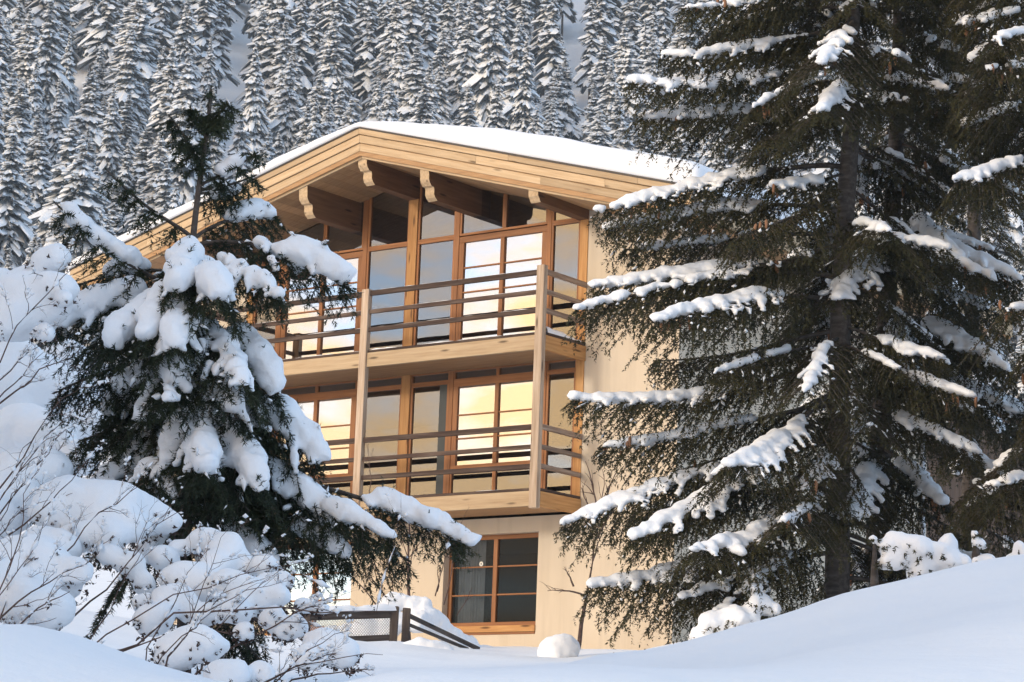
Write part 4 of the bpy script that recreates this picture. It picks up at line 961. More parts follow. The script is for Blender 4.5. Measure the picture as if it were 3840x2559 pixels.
SPRUCE_BRANCH_C = [
    (6.10, 27.50, 9.72, 5.19, 28.17, 9.28, 0.70, 0.69, 1.00, 0.05),
    (6.01, 27.50, 4.85, 6.96, 26.30, 4.45, 0.52, 0.31, 1.00, 0.08),
    (6.03, 27.50, 5.63, 5.75, 29.16, 5.23, 0.66, 0.22, 1.00, 0.03),
    (6.07, 27.50, 7.94, 6.45, 26.12, 7.64, 0.67, 0.40, 1.00, 0.04),
    (6.06, 27.50, 6.99, 5.00, 28.27, 6.52, 0.56, 0.37, 1.00, 0.08),
    (6.06, 27.50, 7.10, 4.98, 27.24, 6.73, 0.62, 0.37, 1.00, 0.09),
    (6.10, 27.50, 9.73, 5.31, 27.40, 9.52, 0.63, 0.67, 1.00, 0.03),
    (5.99, 27.50, 3.77, 7.86, 26.49, 3.17, 0.63, 0.31, 1.00, 0.01),
    (6.07, 27.50, 8.25, 6.60, 26.64, 7.96, 0.63, 0.32, 1.00, 0.06),
    (6.04, 27.50, 6.12, 6.79, 28.29, 5.79, 0.63, 0.14, 1.00, 0.10),
    (6.09, 27.50, 9.15, 7.22, 28.19, 8.63, 0.69, 0.45, 1.00, 0.04),
    (6.04, 27.50, 6.10, 5.05, 26.35, 5.68, 0.67, 0.35, 1.00, 0.00),
    (6.03, 27.50, 5.51, 5.88, 29.11, 5.05, 0.54, 0.47, 1.00, 0.08),
    (6.06, 27.50, 7.10, 4.90, 27.96, 6.69, 0.63, 0.61, 1.00, 0.03),
    (6.03, 27.50, 5.85, 4.87, 27.44, 5.40, 0.62, 0.17, 1.00, 0.05),
    (6.06, 27.50, 7.49, 6.12, 26.54, 7.24, 0.65, 0.48, 1.00, 0.01),
    (6.09, 27.50, 9.15, 5.75, 28.51, 8.77, 0.58, 0.74, 1.00, 0.02),
    (6.07, 27.50, 7.60, 6.25, 26.27, 7.22, 0.58, 0.70, 1.00, 0.05),
    (6.10, 27.50, 9.95, 6.74, 28.48, 9.54, 0.69, 0.62, 1.00, 0.02),
    (6.08, 27.50, 8.39, 7.07, 26.90, 8.03, 0.60, 0.52, 1.00, 0.06),
    (6.10, 27.50, 10.26, 5.55, 26.85, 9.91, 0.63, 0.67, 1.00, 0.01),
    (6.07, 27.50, 8.25, 5.80, 28.98, 7.79, 0.60, 0.89, 1.00, 0.04),
    (6.03, 27.50, 5.54, 6.86, 29.17, 5.13, 0.61, 0.48, 1.00, 0.10),
    (6.07, 27.50, 7.64, 4.75, 27.03, 7.31, 0.58, 0.26, 1.00, 0.02),
    (6.01, 27.50, 4.75, 7.19, 27.48, 4.26, 0.60, 0.22, 1.00, 0.05),
    (6.05, 27.50, 6.83, 7.12, 28.07, 6.60, 0.61, 0.49, 1.00, 0.04),
    (5.99, 27.50, 3.76, 7.42, 27.08, 3.37, 0.54, 0.12, 1.00, 0.07),
    (6.01, 27.50, 4.69, 7.62, 27.19, 4.24, 0.69, 0.44, 1.00, 0.05),
    (6.07, 27.50, 8.07, 5.94, 26.38, 7.83, 0.69, 0.18, 1.00, 0.09),
    (6.09, 27.50, 9.08, 5.63, 28.45, 8.79, 0.61, 0.54, 1.00, 0.10),
    (6.01, 27.50, 4.76, 6.16, 25.92, 4.36, 0.69, 0.36, 1.00, 0.10),
    (6.01, 27.50, 4.82, 6.66, 28.62, 4.48, 0.69, 0.41, 1.00, 0.01),
    (6.08, 27.50, 8.80, 6.06, 28.72, 8.54, 0.65, 0.72, 1.00, 0.06),
    (6.03, 27.50, 5.46, 6.37, 26.11, 4.92, 0.51, 0.52, 1.00, 0.05),
    (6.09, 27.50, 9.63, 4.87, 26.92, 9.16, 0.56, 0.69, 1.00, 0.08),
    (6.01, 27.50, 4.78, 5.99, 25.62, 4.26, 0.65, 0.08, 1.00, 0.04),
    (6.06, 27.50, 7.00, 7.57, 27.25, 6.54, 0.70, 0.50, 1.00, 0.06),
    (6.03, 27.50, 5.50, 4.99, 27.99, 5.18, 0.55, 0.58, 1.00, 0.07),
    (6.09, 27.50, 9.41, 6.44, 28.24, 9.10, 0.65, 0.63, 1.00, 0.02),
    (6.08, 27.50, 8.34, 5.27, 26.97, 8.16, 0.56, 0.55, 1.00, 0.07),
    (5.98, 27.50, 3.51, 7.43, 26.26, 2.95, 0.65, 0.00, 1.00, 0.04),
    (6.04, 27.50, 6.18, 5.00, 27.28, 5.76, 0.67, 0.82, 1.00, 0.02),
    (6.08, 27.50, 8.52, 5.02, 27.52, 8.29, 0.50, 0.61, 1.00, 0.02),
    (6.05, 27.50, 6.57, 6.89, 26.84, 6.36, 0.69, 0.38, 1.00, 0.02),
    (6.01, 27.50, 4.83, 4.74, 26.64, 4.20, 0.52, 0.68, 1.00, 0.08),
    (5.99, 27.50, 3.78, 7.47, 28.52, 3.35, 0.57, 0.77, 1.00, 0.01),
    (5.99, 27.50, 3.72, 6.92, 25.90, 2.96, 0.55, 0.51, 1.00, 0.01),
    (6.01, 27.50, 4.92, 6.08, 25.73, 4.32, 0.70, 0.28, 1.00, 0.05),
    (6.06, 27.50, 6.93, 7.02, 28.10, 6.55, 0.63, 0.50, 1.00, 0.04),
    (6.03, 27.50, 5.90, 5.61, 29.13, 5.54, 0.58, 0.34, 1.00, 0.07),
    (6.05, 27.50, 6.50, 4.93, 27.58, 6.28, 0.68, 0.61, 1.00, 0.06),
    (6.08, 27.50, 8.68, 7.24, 27.14, 8.38, 0.63, 0.24, 1.00, 0.02),
    (6.09, 27.50, 9.31, 5.51, 28.77, 8.90, 0.58, 0.56, 1.00, 0.01),
    (6.06, 27.50, 7.57, 6.23, 28.79, 7.07, 0.51, 0.25, 1.00, 0.06),
    (6.09, 27.50, 9.09, 7.20, 27.84, 8.76, 0.65, 0.22, 1.00, 0.04),
    (6.03, 27.50, 5.75, 5.08, 26.57, 5.44, 0.68, 0.50, 1.00, 0.03),
    (5.96, 27.50, 2.29, 5.88, 26.47, 1.87, 0.52, 0.57, 1.00, 0.07),
    (5.92, 27.50, 0.45, 6.65, 26.09, 0.04, 0.50, 0.64, 1.00, 0.01),
    (5.94, 27.50, 1.27, 6.98, 27.86, 0.87, 0.51, 0.31, 1.00, 0.00),
    (5.95, 27.50, 1.87, 7.10, 27.46, 1.39, 0.62, 0.53, 1.00, 0.03),
    (5.94, 27.50, 1.55, 5.26, 28.40, 1.10, 0.70, 0.49, 1.00, 0.03),
    (5.94, 27.50, 1.16, 7.03, 28.01, 0.93, 0.62, 0.64, 1.00, 0.05),
    (5.94, 27.50, 1.15, 5.00, 26.80, 0.86, 0.58, 0.52, 1.00, 0.05),
    (5.95, 27.50, 1.80, 5.53, 26.29, 1.44, 0.52, 0.43, 1.00, 0.06),
    (5.97, 27.50, 2.79, 5.85, 28.58, 2.44, 0.50, 0.55, 1.00, 0.03),
    (5.93, 27.50, 0.67, 7.09, 25.83, 0.21, 0.62, 0.24, 1.00, 0.07),
    (5.92, 27.50, 0.52, 7.74, 27.84, -0.20, 0.57, 0.35, 1.00, 0.04),
    (5.94, 27.50, 1.23, 7.03, 26.75, 0.84, 0.60, 0.60, 1.00, 0.01),
    (5.94, 27.50, 1.17, 5.49, 28.54, 0.88, 0.54, 0.50, 1.00, 0.02),
    (5.94, 27.50, 1.35, 5.23, 28.60, 0.88, 0.59, 0.52, 1.00, 0.08),
    (5.97, 27.50, 2.93, 6.28, 26.43, 2.49, 0.60, 0.57, 1.00, 0.02),
    (5.96, 27.50, 2.26, 6.73, 27.89, 2.06, 0.55, 0.29, 1.00, 0.00),
    (5.97, 27.50, 3.02, 7.04, 27.33, 2.75, 0.53, 0.63, 1.00, 0.03),
    (5.97, 27.50, 3.03, 5.32, 26.92, 2.84, 0.67, 0.46, 1.00, 0.06),
    (5.94, 27.50, 1.59, 6.96, 27.91, 1.29, 0.65, 0.69, 1.00, 0.10),
    (5.94, 27.50, 1.27, 7.10, 26.40, 0.63, 0.70, 0.21, 1.00, 0.03),
    (5.93, 27.50, 0.68, 6.51, 28.92, 0.22, 0.51, 0.50, 1.00, 0.06),
    (5.96, 27.50, 2.28, 6.12, 26.19, 1.93, 0.61, 0.27, 1.00, 0.08),
]
FIR_TRUNK = [
    (-1.476, 12.000, -2.408),
    (-1.484, 12.000, -2.236),
    (-1.492, 12.000, -2.064),
    (-1.500, 12.000, -1.890),
    (-1.508, 12.000, -1.715),
    (-1.516, 12.000, -1.540),
    (-1.524, 12.000, -1.363),
    (-1.532, 12.000, -1.185),
    (-1.539, 12.000, -1.007),
    (-1.546, 12.000, -0.827),
    (-1.550, 12.000, -0.646),
    (-1.553, 12.000, -0.464),
    (-1.561, 12.000, -0.282),
    (-1.567, 12.000, -0.098),
    (-1.560, 12.000, 0.087),
    (-1.544, 12.000, 0.274),
    (-1.526, 12.000, 0.462),
    (-1.525, 12.000, 0.650),
]
FIR_BRANCH = [
    (-1.558, 12.000, 0.153, -1.524, 12.000, 0.661, 0.030, 0.000, 0.350, 0.080),
    (-1.527, 12.000, 0.429, -1.620, 12.000, 0.562, 0.040, 0.000, 0.500, -0.030),
    (-1.527, 12.000, 0.429, -1.419, 11.950, 0.571, 0.040, 0.000, 0.500, -0.030),
    (-1.529, 12.000, 0.406, -1.449, 11.900, 0.485, 0.040, 0.000, 0.500, -0.030),
    (-1.558, 12.000, 0.153, -1.266, 11.900, 0.312, 0.100, 0.280, 0.800, 0.100),
    (-1.558, 12.000, 0.131, -1.291, 12.150, 0.263, 0.100, 0.300, 0.800, 0.100),
    (-1.550, 12.000, 0.219, -1.722, 12.000, 0.509, 0.060, 0.000, 0.600, -0.030),
    (-1.550, 12.000, 0.219, -1.615, 11.850, 0.351, 0.050, 0.000, 0.600, -0.030),
    (-1.559, 12.000, 0.120, -1.388, 12.200, 0.188, 0.090, 0.280, 0.700, 0.100),
    (-1.567, 12.000, -0.105, -1.998, 11.900, 0.202, 0.120, 0.200, 0.700, 0.110),
    (-1.555, 12.000, -0.411, -2.187, 11.650, -0.033, 0.150, 0.270, 0.700, 0.120),
    (-1.567, 12.000, -0.109, -1.199, 12.250, 0.079, 0.160, 0.350, 1.000, -0.030),
    (-1.568, 12.000, -0.142, -0.797, 11.900, -0.318, 0.220, 1.250, 1.000, -0.030),
    (-1.564, 12.000, -0.228, -1.083, 11.550, -0.476, 0.180, 1.200, 1.000, -0.030),
    (-1.563, 12.000, -0.239, -1.537, 11.300, -0.511, 0.220, 1.200, 1.000, -0.030),
    (-1.562, 12.000, -0.260, -1.340, 11.250, -0.559, 0.220, 1.250, 1.000, -0.030),
    (-1.560, 12.000, -0.303, -2.137, 12.000, -0.368, 0.180, 0.270, 1.000, -0.030),
    (-1.554, 12.000, -0.432, -2.159, 11.700, -0.622, 0.240, 1.200, 1.000, -0.030),
    (-1.554, 12.000, -0.432, -1.832, 11.400, -0.770, 0.240, 1.200, 1.000, -0.030),
    (-1.554, 12.000, -0.432, -1.523, 11.250, -0.787, 0.240, 1.200, 1.000, -0.030),
    (-1.555, 12.000, -0.411, -1.671, 11.300, -0.743, 0.220, 1.200, 1.000, -0.030),
    (-1.552, 12.000, -0.529, -1.083, 11.700, -0.903, 0.260, 1.300, 1.000, -0.060, 0.550),
    (-1.552, 12.000, -0.529, -1.199, 11.250, -0.954, 0.260, 1.350, 1.000, -0.030),
    (-1.548, 12.000, -0.731, -2.173, 11.900, -0.910, 0.240, 0.200, 1.000, -0.030),
    (-1.547, 12.000, -0.753, -1.537, 11.250, -1.036, 0.200, 0.900, 1.000, -0.030),
    (-1.547, 12.000, -0.774, -1.230, 11.400, -1.086, 0.220, 0.800, 1.000, -0.030),
    (-1.546, 12.000, -0.816, -0.877, 11.900, -1.202, 0.260, 1.300, 1.000, -0.060, 0.620),
    (-1.540, 12.000, -0.986, -1.111, 11.400, -1.381, 0.260, 1.300, 1.000, -0.030),
    (-1.539, 12.000, -1.017, -1.346, 11.200, -1.362, 0.220, 1.100, 1.000, -0.030),
    (-1.534, 12.000, -1.133, -0.794, 11.800, -1.515, 0.260, 1.300, 1.000, -0.060, 0.620),
    (-1.526, 12.000, -1.321, -0.158, 11.900, -1.552, 0.180, 0.800, 1.000, -0.020, 0.680),
    (-1.524, 12.000, -1.363, -0.444, 12.150, -1.623, 0.260, 0.250, 1.000, -0.030),
    (-1.523, 12.000, -1.384, -0.726, 11.800, -1.655, 0.240, 0.600, 1.000, -0.020, 0.700),
    (-1.524, 12.000, -1.363, -0.521, 11.650, -1.573, 0.200, 0.450, 1.000, -0.020, 0.700),
    (-1.538, 12.000, -1.038, -2.054, 12.000, -1.121, 0.260, 0.200, 1.000, -0.030),
    (-1.530, 12.000, -1.238, -1.963, 11.800, -1.384, 0.260, 0.400, 1.000, -0.030),
    (-1.520, 12.000, -1.446, -1.036, 11.700, -1.768, 0.300, 0.500, 1.000, -0.030),
    (-1.518, 12.000, -1.488, -1.704, 11.600, -1.802, 0.300, 0.400, 1.000, -0.030),
    (-1.544, 12.000, -0.880, -1.964, 12.300, -0.953, 0.260, 0.150, 1.000, -0.030),
    (-1.543, 12.000, -0.922, -1.130, 12.350, -1.044, 0.260, 0.200, 1.000, -0.030),
    (-1.550, 12.000, -0.646, -1.316, 12.300, -0.690, 0.240, 0.200, 1.000, -0.030),
    (-1.549, 12.000, -0.689, -1.870, 12.300, -0.755, 0.260, 0.200, 1.000, -0.030),
    (-1.531, 12.000, -1.196, -1.276, 12.300, -1.401, 0.280, 0.200, 1.000, -0.030),
    (-1.530, 12.000, -1.238, -1.773, 12.350, -1.370, 0.280, 0.200, 1.000, -0.030),
    (-1.551, 12.000, -0.561, -2.086, 12.250, -0.619, 0.240, 0.250, 1.000, -0.030),
    (-1.559, 12.000, -0.325, -1.831, 12.300, -0.359, 0.200, 0.300, 1.000, -0.030),
    (-1.514, 12.000, -1.591, -1.258, 11.600, -1.925, 0.260, 0.500, 1.000, -0.030),
    (-1.509, 12.000, -1.695, -1.152, 12.200, -1.954, 0.260, 0.300, 1.000, -0.030),
    (-1.499, 12.000, -1.900, -1.072, 11.900, -2.176, 0.300, 0.200, 1.000, -0.030),
    (-1.535, 12.000, -1.118, -1.095, 12.104, -1.230, 0.267, 0.500, 1.000, -0.030),
    (-1.524, 12.000, -1.372, -1.905, 12.209, -1.454, 0.287, 1.000, 1.000, -0.030),
    (-1.547, 12.000, -0.789, -1.863, 12.233, -0.969, 0.241, 0.500, 1.000, -0.030),
    (-1.535, 12.000, -1.101, -1.839, 11.906, -1.296, 0.266, 0.800, 1.000, -0.030),
    (-1.528, 12.000, -1.291, -1.857, 12.301, -1.411, 0.281, 0.250, 1.000, -0.030),
    (-1.546, 12.000, -0.834, -1.094, 11.808, -1.090, 0.245, 0.500, 1.000, -0.030),
    (-1.546, 12.000, -0.826, -1.691, 12.299, -0.899, 0.244, 1.000, 1.000, -0.030),
    (-1.531, 12.000, -1.215, -0.983, 11.882, -1.335, 0.275, 0.800, 1.000, -0.030),
    (-1.547, 12.000, -0.795, -1.291, 12.196, -0.887, 0.242, 0.250, 1.000, -0.030),
    (-1.547, 12.000, -0.763, -1.427, 11.669, -0.985, 0.239, 1.000, 1.000, -0.030),
    (-1.540, 12.000, -0.978, -1.491, 11.587, -1.167, 0.256, 0.500, 1.000, -0.030),
    (-1.535, 12.000, -1.099, -1.345, 12.282, -1.197, 0.266, 0.500, 1.000, -0.030),
    (-1.537, 12.000, -1.068, -1.247, 12.188, -1.237, 0.263, 0.500, 1.000, -0.030),
    (-1.540, 12.000, -0.994, -1.135, 11.906, -1.132, 0.257, 0.500, 1.000, -0.030),
    (-1.540, 12.000, -0.986, -1.546, 11.523, -1.285, 0.257, 1.000, 1.000, -0.030),
    (-1.545, 12.000, -0.868, -1.951, 12.152, -0.960, 0.247, 1.000, 1.000, -0.030),
    (-1.547, 12.000, -0.759, -1.863, 11.852, -0.900, 0.239, 0.800, 1.000, -0.030),
    (-1.549, 12.000, -0.677, -1.234, 11.712, -0.927, 0.232, 0.500, 1.000, -0.030),
    (-1.528, 12.000, -1.280, -1.559, 12.519, -1.413, 0.280, 0.500, 1.000, -0.030),
    (-1.532, 12.000, -1.173, -1.180, 11.609, -1.474, 0.272, 0.250, 1.000, -0.030),
    (-1.528, 12.000, -1.277, -1.166, 12.229, -1.419, 0.280, 1.000, 1.000, -0.030),
    (-1.535, 12.000, -1.110, -1.167, 12.018, -1.250, 0.267, 0.800, 1.000, -0.030),
    (-1.539, 12.000, -1.014, -1.884, 12.168, -1.183, 0.259, 1.000, 1.000, -0.030),
    (-1.546, 12.000, -0.832, -1.171, 11.817, -1.047, 0.245, 1.000, 1.000, -0.030),
    (-1.525, 12.000, -1.345, -1.400, 12.457, -1.510, 0.285, 0.500, 1.000, -0.030),
    (-1.526, 12.000, -1.329, -1.072, 12.027, -1.546, 0.284, 0.250, 1.000, -0.030),
    (-1.547, 12.000, -0.796, -1.182, 11.750, -1.095, 0.242, 0.250, 1.000, -0.030),
    (-1.532, 12.000, -1.180, -1.668, 11.503, -1.357, 0.272, 0.800, 1.000, -0.030),
    (-1.546, 12.000, -0.830, -1.479, 12.448, -1.010, 0.244, 0.800, 1.000, -0.030),
    (-1.546, 12.000, -0.808, -1.714, 11.677, -1.068, 0.243, 0.800, 1.000, -0.030),
]
SHRUB_A = [
    (-2.146, 11.200, -0.620, 0.154),
    (-2.245, 11.200, -0.604, 0.125),
    (-2.035, 11.100, -0.557, 0.076),
    (-2.077, 11.200, -0.400, 0.069),
    (-2.141, 11.200, -0.419, 0.048),
    (-2.247, 11.100, -0.724, 0.105),
    (-2.070, 11.000, -0.786, 0.053),
    (-2.360, 11.400, -0.505, 0.098),
    (-1.984, 11.000, -0.635, 0.045),
    (-2.451, 11.300, -0.611, 0.155),
    (-2.223, 11.300, -0.481, 0.078),
]
SHRUB_B = [
    (-2.808, 14.500, -0.428, 0.212),
    (-2.594, 14.600, -0.467, 0.188),
    (-2.392, 14.300, -0.699, 0.147),
    (-2.728, 14.200, -0.778, 0.207),
    (-2.448, 15.000, -0.327, 0.129),
    (-2.679, 15.000, -0.203, 0.155),
    (-3.056, 14.500, -0.489, 0.224),
    (-2.543, 14.000, -0.826, 0.144),
    (-2.356, 13.800, -0.946, 0.119),
    (-2.897, 14.500, -0.252, 0.125),
    (-2.302, 15.000, -0.375, 0.103),
]
SHRUB_C = [
    (-1.825, 10.900, -1.601, 0.159),
    (-1.685, 10.900, -1.577, 0.135),
    (-1.547, 11.000, -1.588, 0.098),
    (-1.457, 11.000, -1.613, 0.045),
    (-1.923, 10.900, -1.538, 0.103),
    (-1.957, 10.800, -1.608, 0.074),
    (-1.694, 10.700, -1.703, 0.092),
    (-1.821, 10.700, -1.727, 0.074),
    (-1.600, 10.800, -1.661, 0.083),
    (-1.654, 10.600, -1.805, 0.055),
    (-1.560, 10.600, -1.838, 0.062),
    (-1.501, 10.600, -1.918, 0.055),
    (-1.481, 10.500, -2.007, 0.047),
]
SHRUB_D = [
    (-2.176, 11.400, -1.375, 0.157),
    (-2.216, 11.200, -1.531, 0.154),
    (-2.061, 11.400, -1.331, 0.088),
    (-1.960, 10.400, -1.855, 0.143),
    (-1.839, 10.400, -1.922, 0.121),
    (-1.726, 10.300, -1.901, 0.064),
    (-1.911, 10.200, -2.031, 0.123),
    (-1.795, 10.200, -2.062, 0.081),
    (-2.044, 10.400, -1.930, 0.125),
    (-2.273, 10.900, -1.646, 0.169),
    (-2.145, 10.300, -1.978, 0.159),
    (-1.949, 10.600, -1.761, 0.091),
    (-1.838, 10.600, -1.775, 0.073),
]
SHRUB_E = [
    (-1.071, 10.500, -1.947, 0.079),
    (-1.246, 10.600, -1.917, 0.084),
    (-1.006, 10.700, -1.807, 0.062),
    (-1.339, 10.600, -1.884, 0.084),
    (-1.443, 10.800, -1.795, 0.074),
    (-1.414, 10.300, -2.075, 0.078),
    (-1.145, 10.500, -1.905, 0.072),
    (-1.344, 10.400, -1.993, 0.079),
    (-1.293, 10.900, -1.685, 0.071),
    (-1.186, 10.800, -1.739, 0.089),
    (-1.107, 10.800, -1.819, 0.067),
    (-1.208, 10.700, -1.815, 0.077),
    (-0.983, 10.600, -1.898, 0.055),
    (-0.911, 10.600, -1.878, 0.047),
    (-0.926, 10.500, -1.960, 0.061),
    (-1.015, 10.500, -1.981, 0.058),
    (-1.093, 10.400, -2.019, 0.061),
    (-1.198, 10.400, -2.041, 0.061),
    (-0.824, 10.600, -1.974, 0.044),
    (-1.403, 10.900, -1.727, 0.045),
    (-1.269, 10.400, -2.043, 0.043),
    (-0.760, 10.600, -1.990, 0.033),
]
SHRUB_F = [
    (-1.192, 9.700, -2.230, 0.087),
    (-1.119, 9.700, -2.211, 0.073),
    (-1.274, 9.700, -2.250, 0.060),
    (-1.016, 9.500, -2.350, 0.082),
    (-0.896, 9.600, -2.332, 0.056),
    (-0.930, 10.200, -2.065, 0.049),
    (-0.824, 10.200, -2.096, 0.053),
    (-0.701, 10.000, -2.175, 0.079),
    (-0.614, 10.000, -2.214, 0.072),
    (-0.742, 9.900, -2.234, 0.061),
    (-1.022, 10.100, -2.128, 0.045),
    (-0.875, 10.200, -2.115, 0.042),
]
TWIGS_A = [
    (-2.300, 10.900, -1.037, -1.905, 10.918, -0.473),
    (-2.278, 10.900, -1.074, -1.999, 11.021, -0.750),
    (-2.289, 10.900, -1.190, -1.834, 10.764, -0.871),
    (-2.255, 10.900, -1.131, -2.027, 10.807, -0.908),
]
TWIGS_B = [
    (-2.192, 10.600, -1.678, -1.801, 10.361, -1.221),
    (-2.179, 10.600, -1.604, -1.773, 10.364, -1.110),
    (-2.185, 10.600, -1.770, -1.883, 10.710, -1.252),
    (-2.158, 10.600, -1.640, -1.920, 10.586, -1.356),
    (-2.079, 10.600, -1.729, -1.728, 10.444, -1.425),
    (-2.196, 10.600, -1.861, -1.916, 10.389, -1.440),
]
TWIGS_C = [
    (-1.866, 10.400, -1.923, -1.501, 10.415, -1.512),
    (-1.946, 10.400, -2.051, -1.782, 10.642, -1.621),
    (-1.774, 10.400, -1.955, -1.642, 10.602, -1.713),
    (-1.872, 10.400, -2.084, -1.346, 10.520, -1.602),
    (-1.697, 10.400, -2.042, -1.504, 10.556, -1.767),
]
TWIGS_D = [
    (-2.039, 10.000, -2.122, -1.811, 9.912, -1.745),
    (-2.037, 10.000, -2.156, -1.853, 9.803, -1.607),
    (-2.042, 10.000, -2.088, -1.654, 9.959, -1.906),
    (-2.016, 10.000, -2.206, -1.897, 10.244, -1.851),
    (-1.966, 10.000, -2.187, -1.693, 9.928, -2.013),
    (-2.072, 10.000, -1.917, -1.855, 10.212, -1.623),
    (-2.029, 10.000, -2.258, -1.764, 10.083, -2.105),
    (-1.956, 10.000, -2.323, -1.952, 10.147, -2.055),
]
TWIGS_E = [
    (-1.695, 10.200, -2.128, -0.758, 10.084, -1.843),
    (-1.677, 10.200, -2.127, -0.647, 10.128, -2.043),
    (-1.279, 10.200, -2.078, -1.074, 10.038, -1.703),
    (-1.417, 10.200, -2.100, -1.190, 10.196, -1.795),
    (-1.660, 10.200, -2.127, -0.434, 10.006, -2.036),
    (-1.341, 10.200, -2.202, -1.133, 10.398, -1.932),
    (-1.253, 10.200, -2.216, -0.681, 10.080, -2.005),
    (-1.311, 10.200, -2.114, -0.894, 10.079, -1.900),
]
TWIGS_F = [
    (-1.241, 9.200, -2.266, -0.989, 8.974, -2.135),
    (-1.207, 9.200, -2.312, -1.097, 9.375, -2.105),
    (-0.980, 9.200, -2.428, -0.417, 9.060, -2.269),
    (-0.856, 9.200, -2.408, -0.545, 9.066, -2.188),
    (-0.795, 9.200, -2.375, -0.459, 9.330, -2.308),
    (-0.948, 9.200, -2.443, -0.581, 9.197, -2.258),
    (-1.545, 9.200, -2.418, -1.425, 9.090, -2.312),
    (-1.565, 9.200, -2.356, -1.695, 9.372, -2.271),
]
YOUNG_A = [
    (2.301, 27.000, -0.688, 0.213),
    (2.531, 27.000, -0.610, 0.223),
    (2.713, 27.000, -0.441, 0.158),
    (2.687, 27.000, -0.280, 0.102),
    (2.118, 27.000, -0.787, 0.158),
    (2.853, 27.000, -0.483, 0.121),
    (2.685, 27.000, -0.164, 0.065),
    (2.488, 27.000, -0.773, 0.186),
]
YOUNG_B = [
    (3.767, 24.000, -0.080, 0.190),
    (3.933, 24.000, -0.136, 0.190),
    (4.140, 24.000, -0.170, 0.198),
    (4.306, 24.000, -0.267, 0.181),
    (3.686, 24.000, -0.249, 0.165),
    (3.975, 24.000, -0.321, 0.181),
    (4.451, 24.000, -0.345, 0.148),
    (3.643, 24.000, -0.105, 0.099),
    (4.222, 24.000, -0.063, 0.107),
    (3.518, 24.000, -0.048, 0.058),
]
YOUNG_C = [
    (4.372, 23.000, -0.326, 0.119),
    (4.324, 23.000, -0.169, 0.079),
    (4.296, 23.000, -0.082, 0.047),
    (4.483, 23.000, -0.401, 0.103),
    (4.701, 23.000, -0.215, 0.095),
    (4.662, 23.000, -0.315, 0.103),
    (4.801, 23.000, -0.271, 0.119),
]
SNOW_LUMP = [
    (0.725, 32.000, -0.629, 0.242),
    (0.611, 32.000, -0.666, 0.176),
    (0.862, 32.000, -0.640, 0.187),
    (0.730, 32.000, -0.770, 0.253),
]
SNOW_LUMP_B = [
    (-1.108, 35.000, -0.479, 0.204),
    (-0.898, 35.000, -0.501, 0.180),
    (-1.286, 35.000, -0.515, 0.144),
    (-0.717, 35.000, -0.542, 0.156),
]
SNOW_PILE = [
    (-2.434, 40.500, 0.072, 0.237),
    (-2.118, 40.400, 0.076, 0.236),
    (-2.750, 40.600, 0.019, 0.237),
    (-1.840, 40.400, 0.052, 0.236),
    (-1.729, 40.500, 0.583, 0.237),
    (-1.416, 40.500, 0.560, 0.209),
    (-1.898, 40.500, 0.472, 0.209),
    (-1.167, 40.500, 0.430, 0.209),
    (-0.987, 40.600, 0.237, 0.251),
    (-0.776, 40.800, 0.086, 0.252),
    (-0.529, 41.000, -0.030, 0.239),
    (-1.328, 40.300, 0.270, 0.277),
    (-1.741, 40.300, 0.255, 0.277),
    (-0.281, 41.200, -0.112, 0.212),
    (-1.209, 40.500, 0.602, 0.111),
    (-2.158, 40.300, 0.308, 0.235),
]
FENCE_POST_FOOT = [
    (-1.613, 38.000, -0.278),
    (-1.445, 38.400, -0.276),
    (-2.860, 37.200, -0.411),
]
FENCE_POST_HEAD = [
    (-1.600, 38.000, 0.313),
    (-1.439, 38.400, 0.327),
    (-2.852, 37.200, 0.173),
]
FENCE_RAIL = [
    (-2.884, 37.200, 0.045),
    (-1.615, 38.000, 0.196),
    (-2.865, 37.200, -0.310),
    (-1.599, 38.000, -0.148),
    (-1.401, 38.400, 0.216),
    (-0.345, 40.200, -0.126),
    (-1.395, 38.400, 0.079),
    (-0.514, 40.000, -0.146),
]
SAPLING = [
    (1.233, 41.000, 0.140, 1.440, 41.000, 1.413),
    (1.440, 41.000, 1.413, 1.581, 41.000, 2.842),
    (1.338, 41.000, 0.845, 0.719, 40.800, 0.888),
    (1.143, 41.000, 0.993, 1.005, 40.900, 1.246),
    (1.440, 41.000, 1.413, 1.687, 41.100, 2.286),
    (1.511, 41.000, 2.125, 1.270, 41.000, 3.045),
    (1.544, 41.000, 2.197, 1.811, 41.100, 2.936),
    (1.486, 41.000, 1.769, 1.968, 41.200, 2.596),
    (1.465, 41.000, 1.981, 1.209, 40.900, 2.600),
]
WALL_SHRUB = [
    (-1.447, 40.500, 0.489, -1.550, 40.500, 2.021),
    (-1.505, 40.500, 1.322, -1.057, 40.600, 1.911),
    (-1.083, 40.800, 0.737, -0.902, 40.800, 1.446),
    (-1.051, 40.800, 0.809, -1.077, 40.900, 1.380),
    (-1.868, 40.500, 0.578, -2.152, 40.500, 1.438),
    (-1.873, 40.500, 0.682, -2.345, 40.400, 1.211),
    (-1.983, 40.500, 0.816, -2.490, 40.400, 1.345),
    (-1.734, 40.500, 0.687, -1.949, 40.500, 1.585),
    (-1.516, 40.500, 1.252, -1.823, 40.500, 1.870),
    (-1.503, 40.500, 0.973, -1.398, 40.600, 1.687),
    (-0.724, 41.000, 0.453, -0.496, 41.000, 0.918),
    (-1.958, 40.300, 0.454, -2.540, 40.300, 1.054),
    (-0.937, 40.800, 0.603, -0.711, 40.800, 1.947),
    (-2.173, 40.400, 1.986, -2.282, 40.400, 3.110),
    (-1.465, 40.400, 0.965, -2.173, 40.400, 1.986),
]
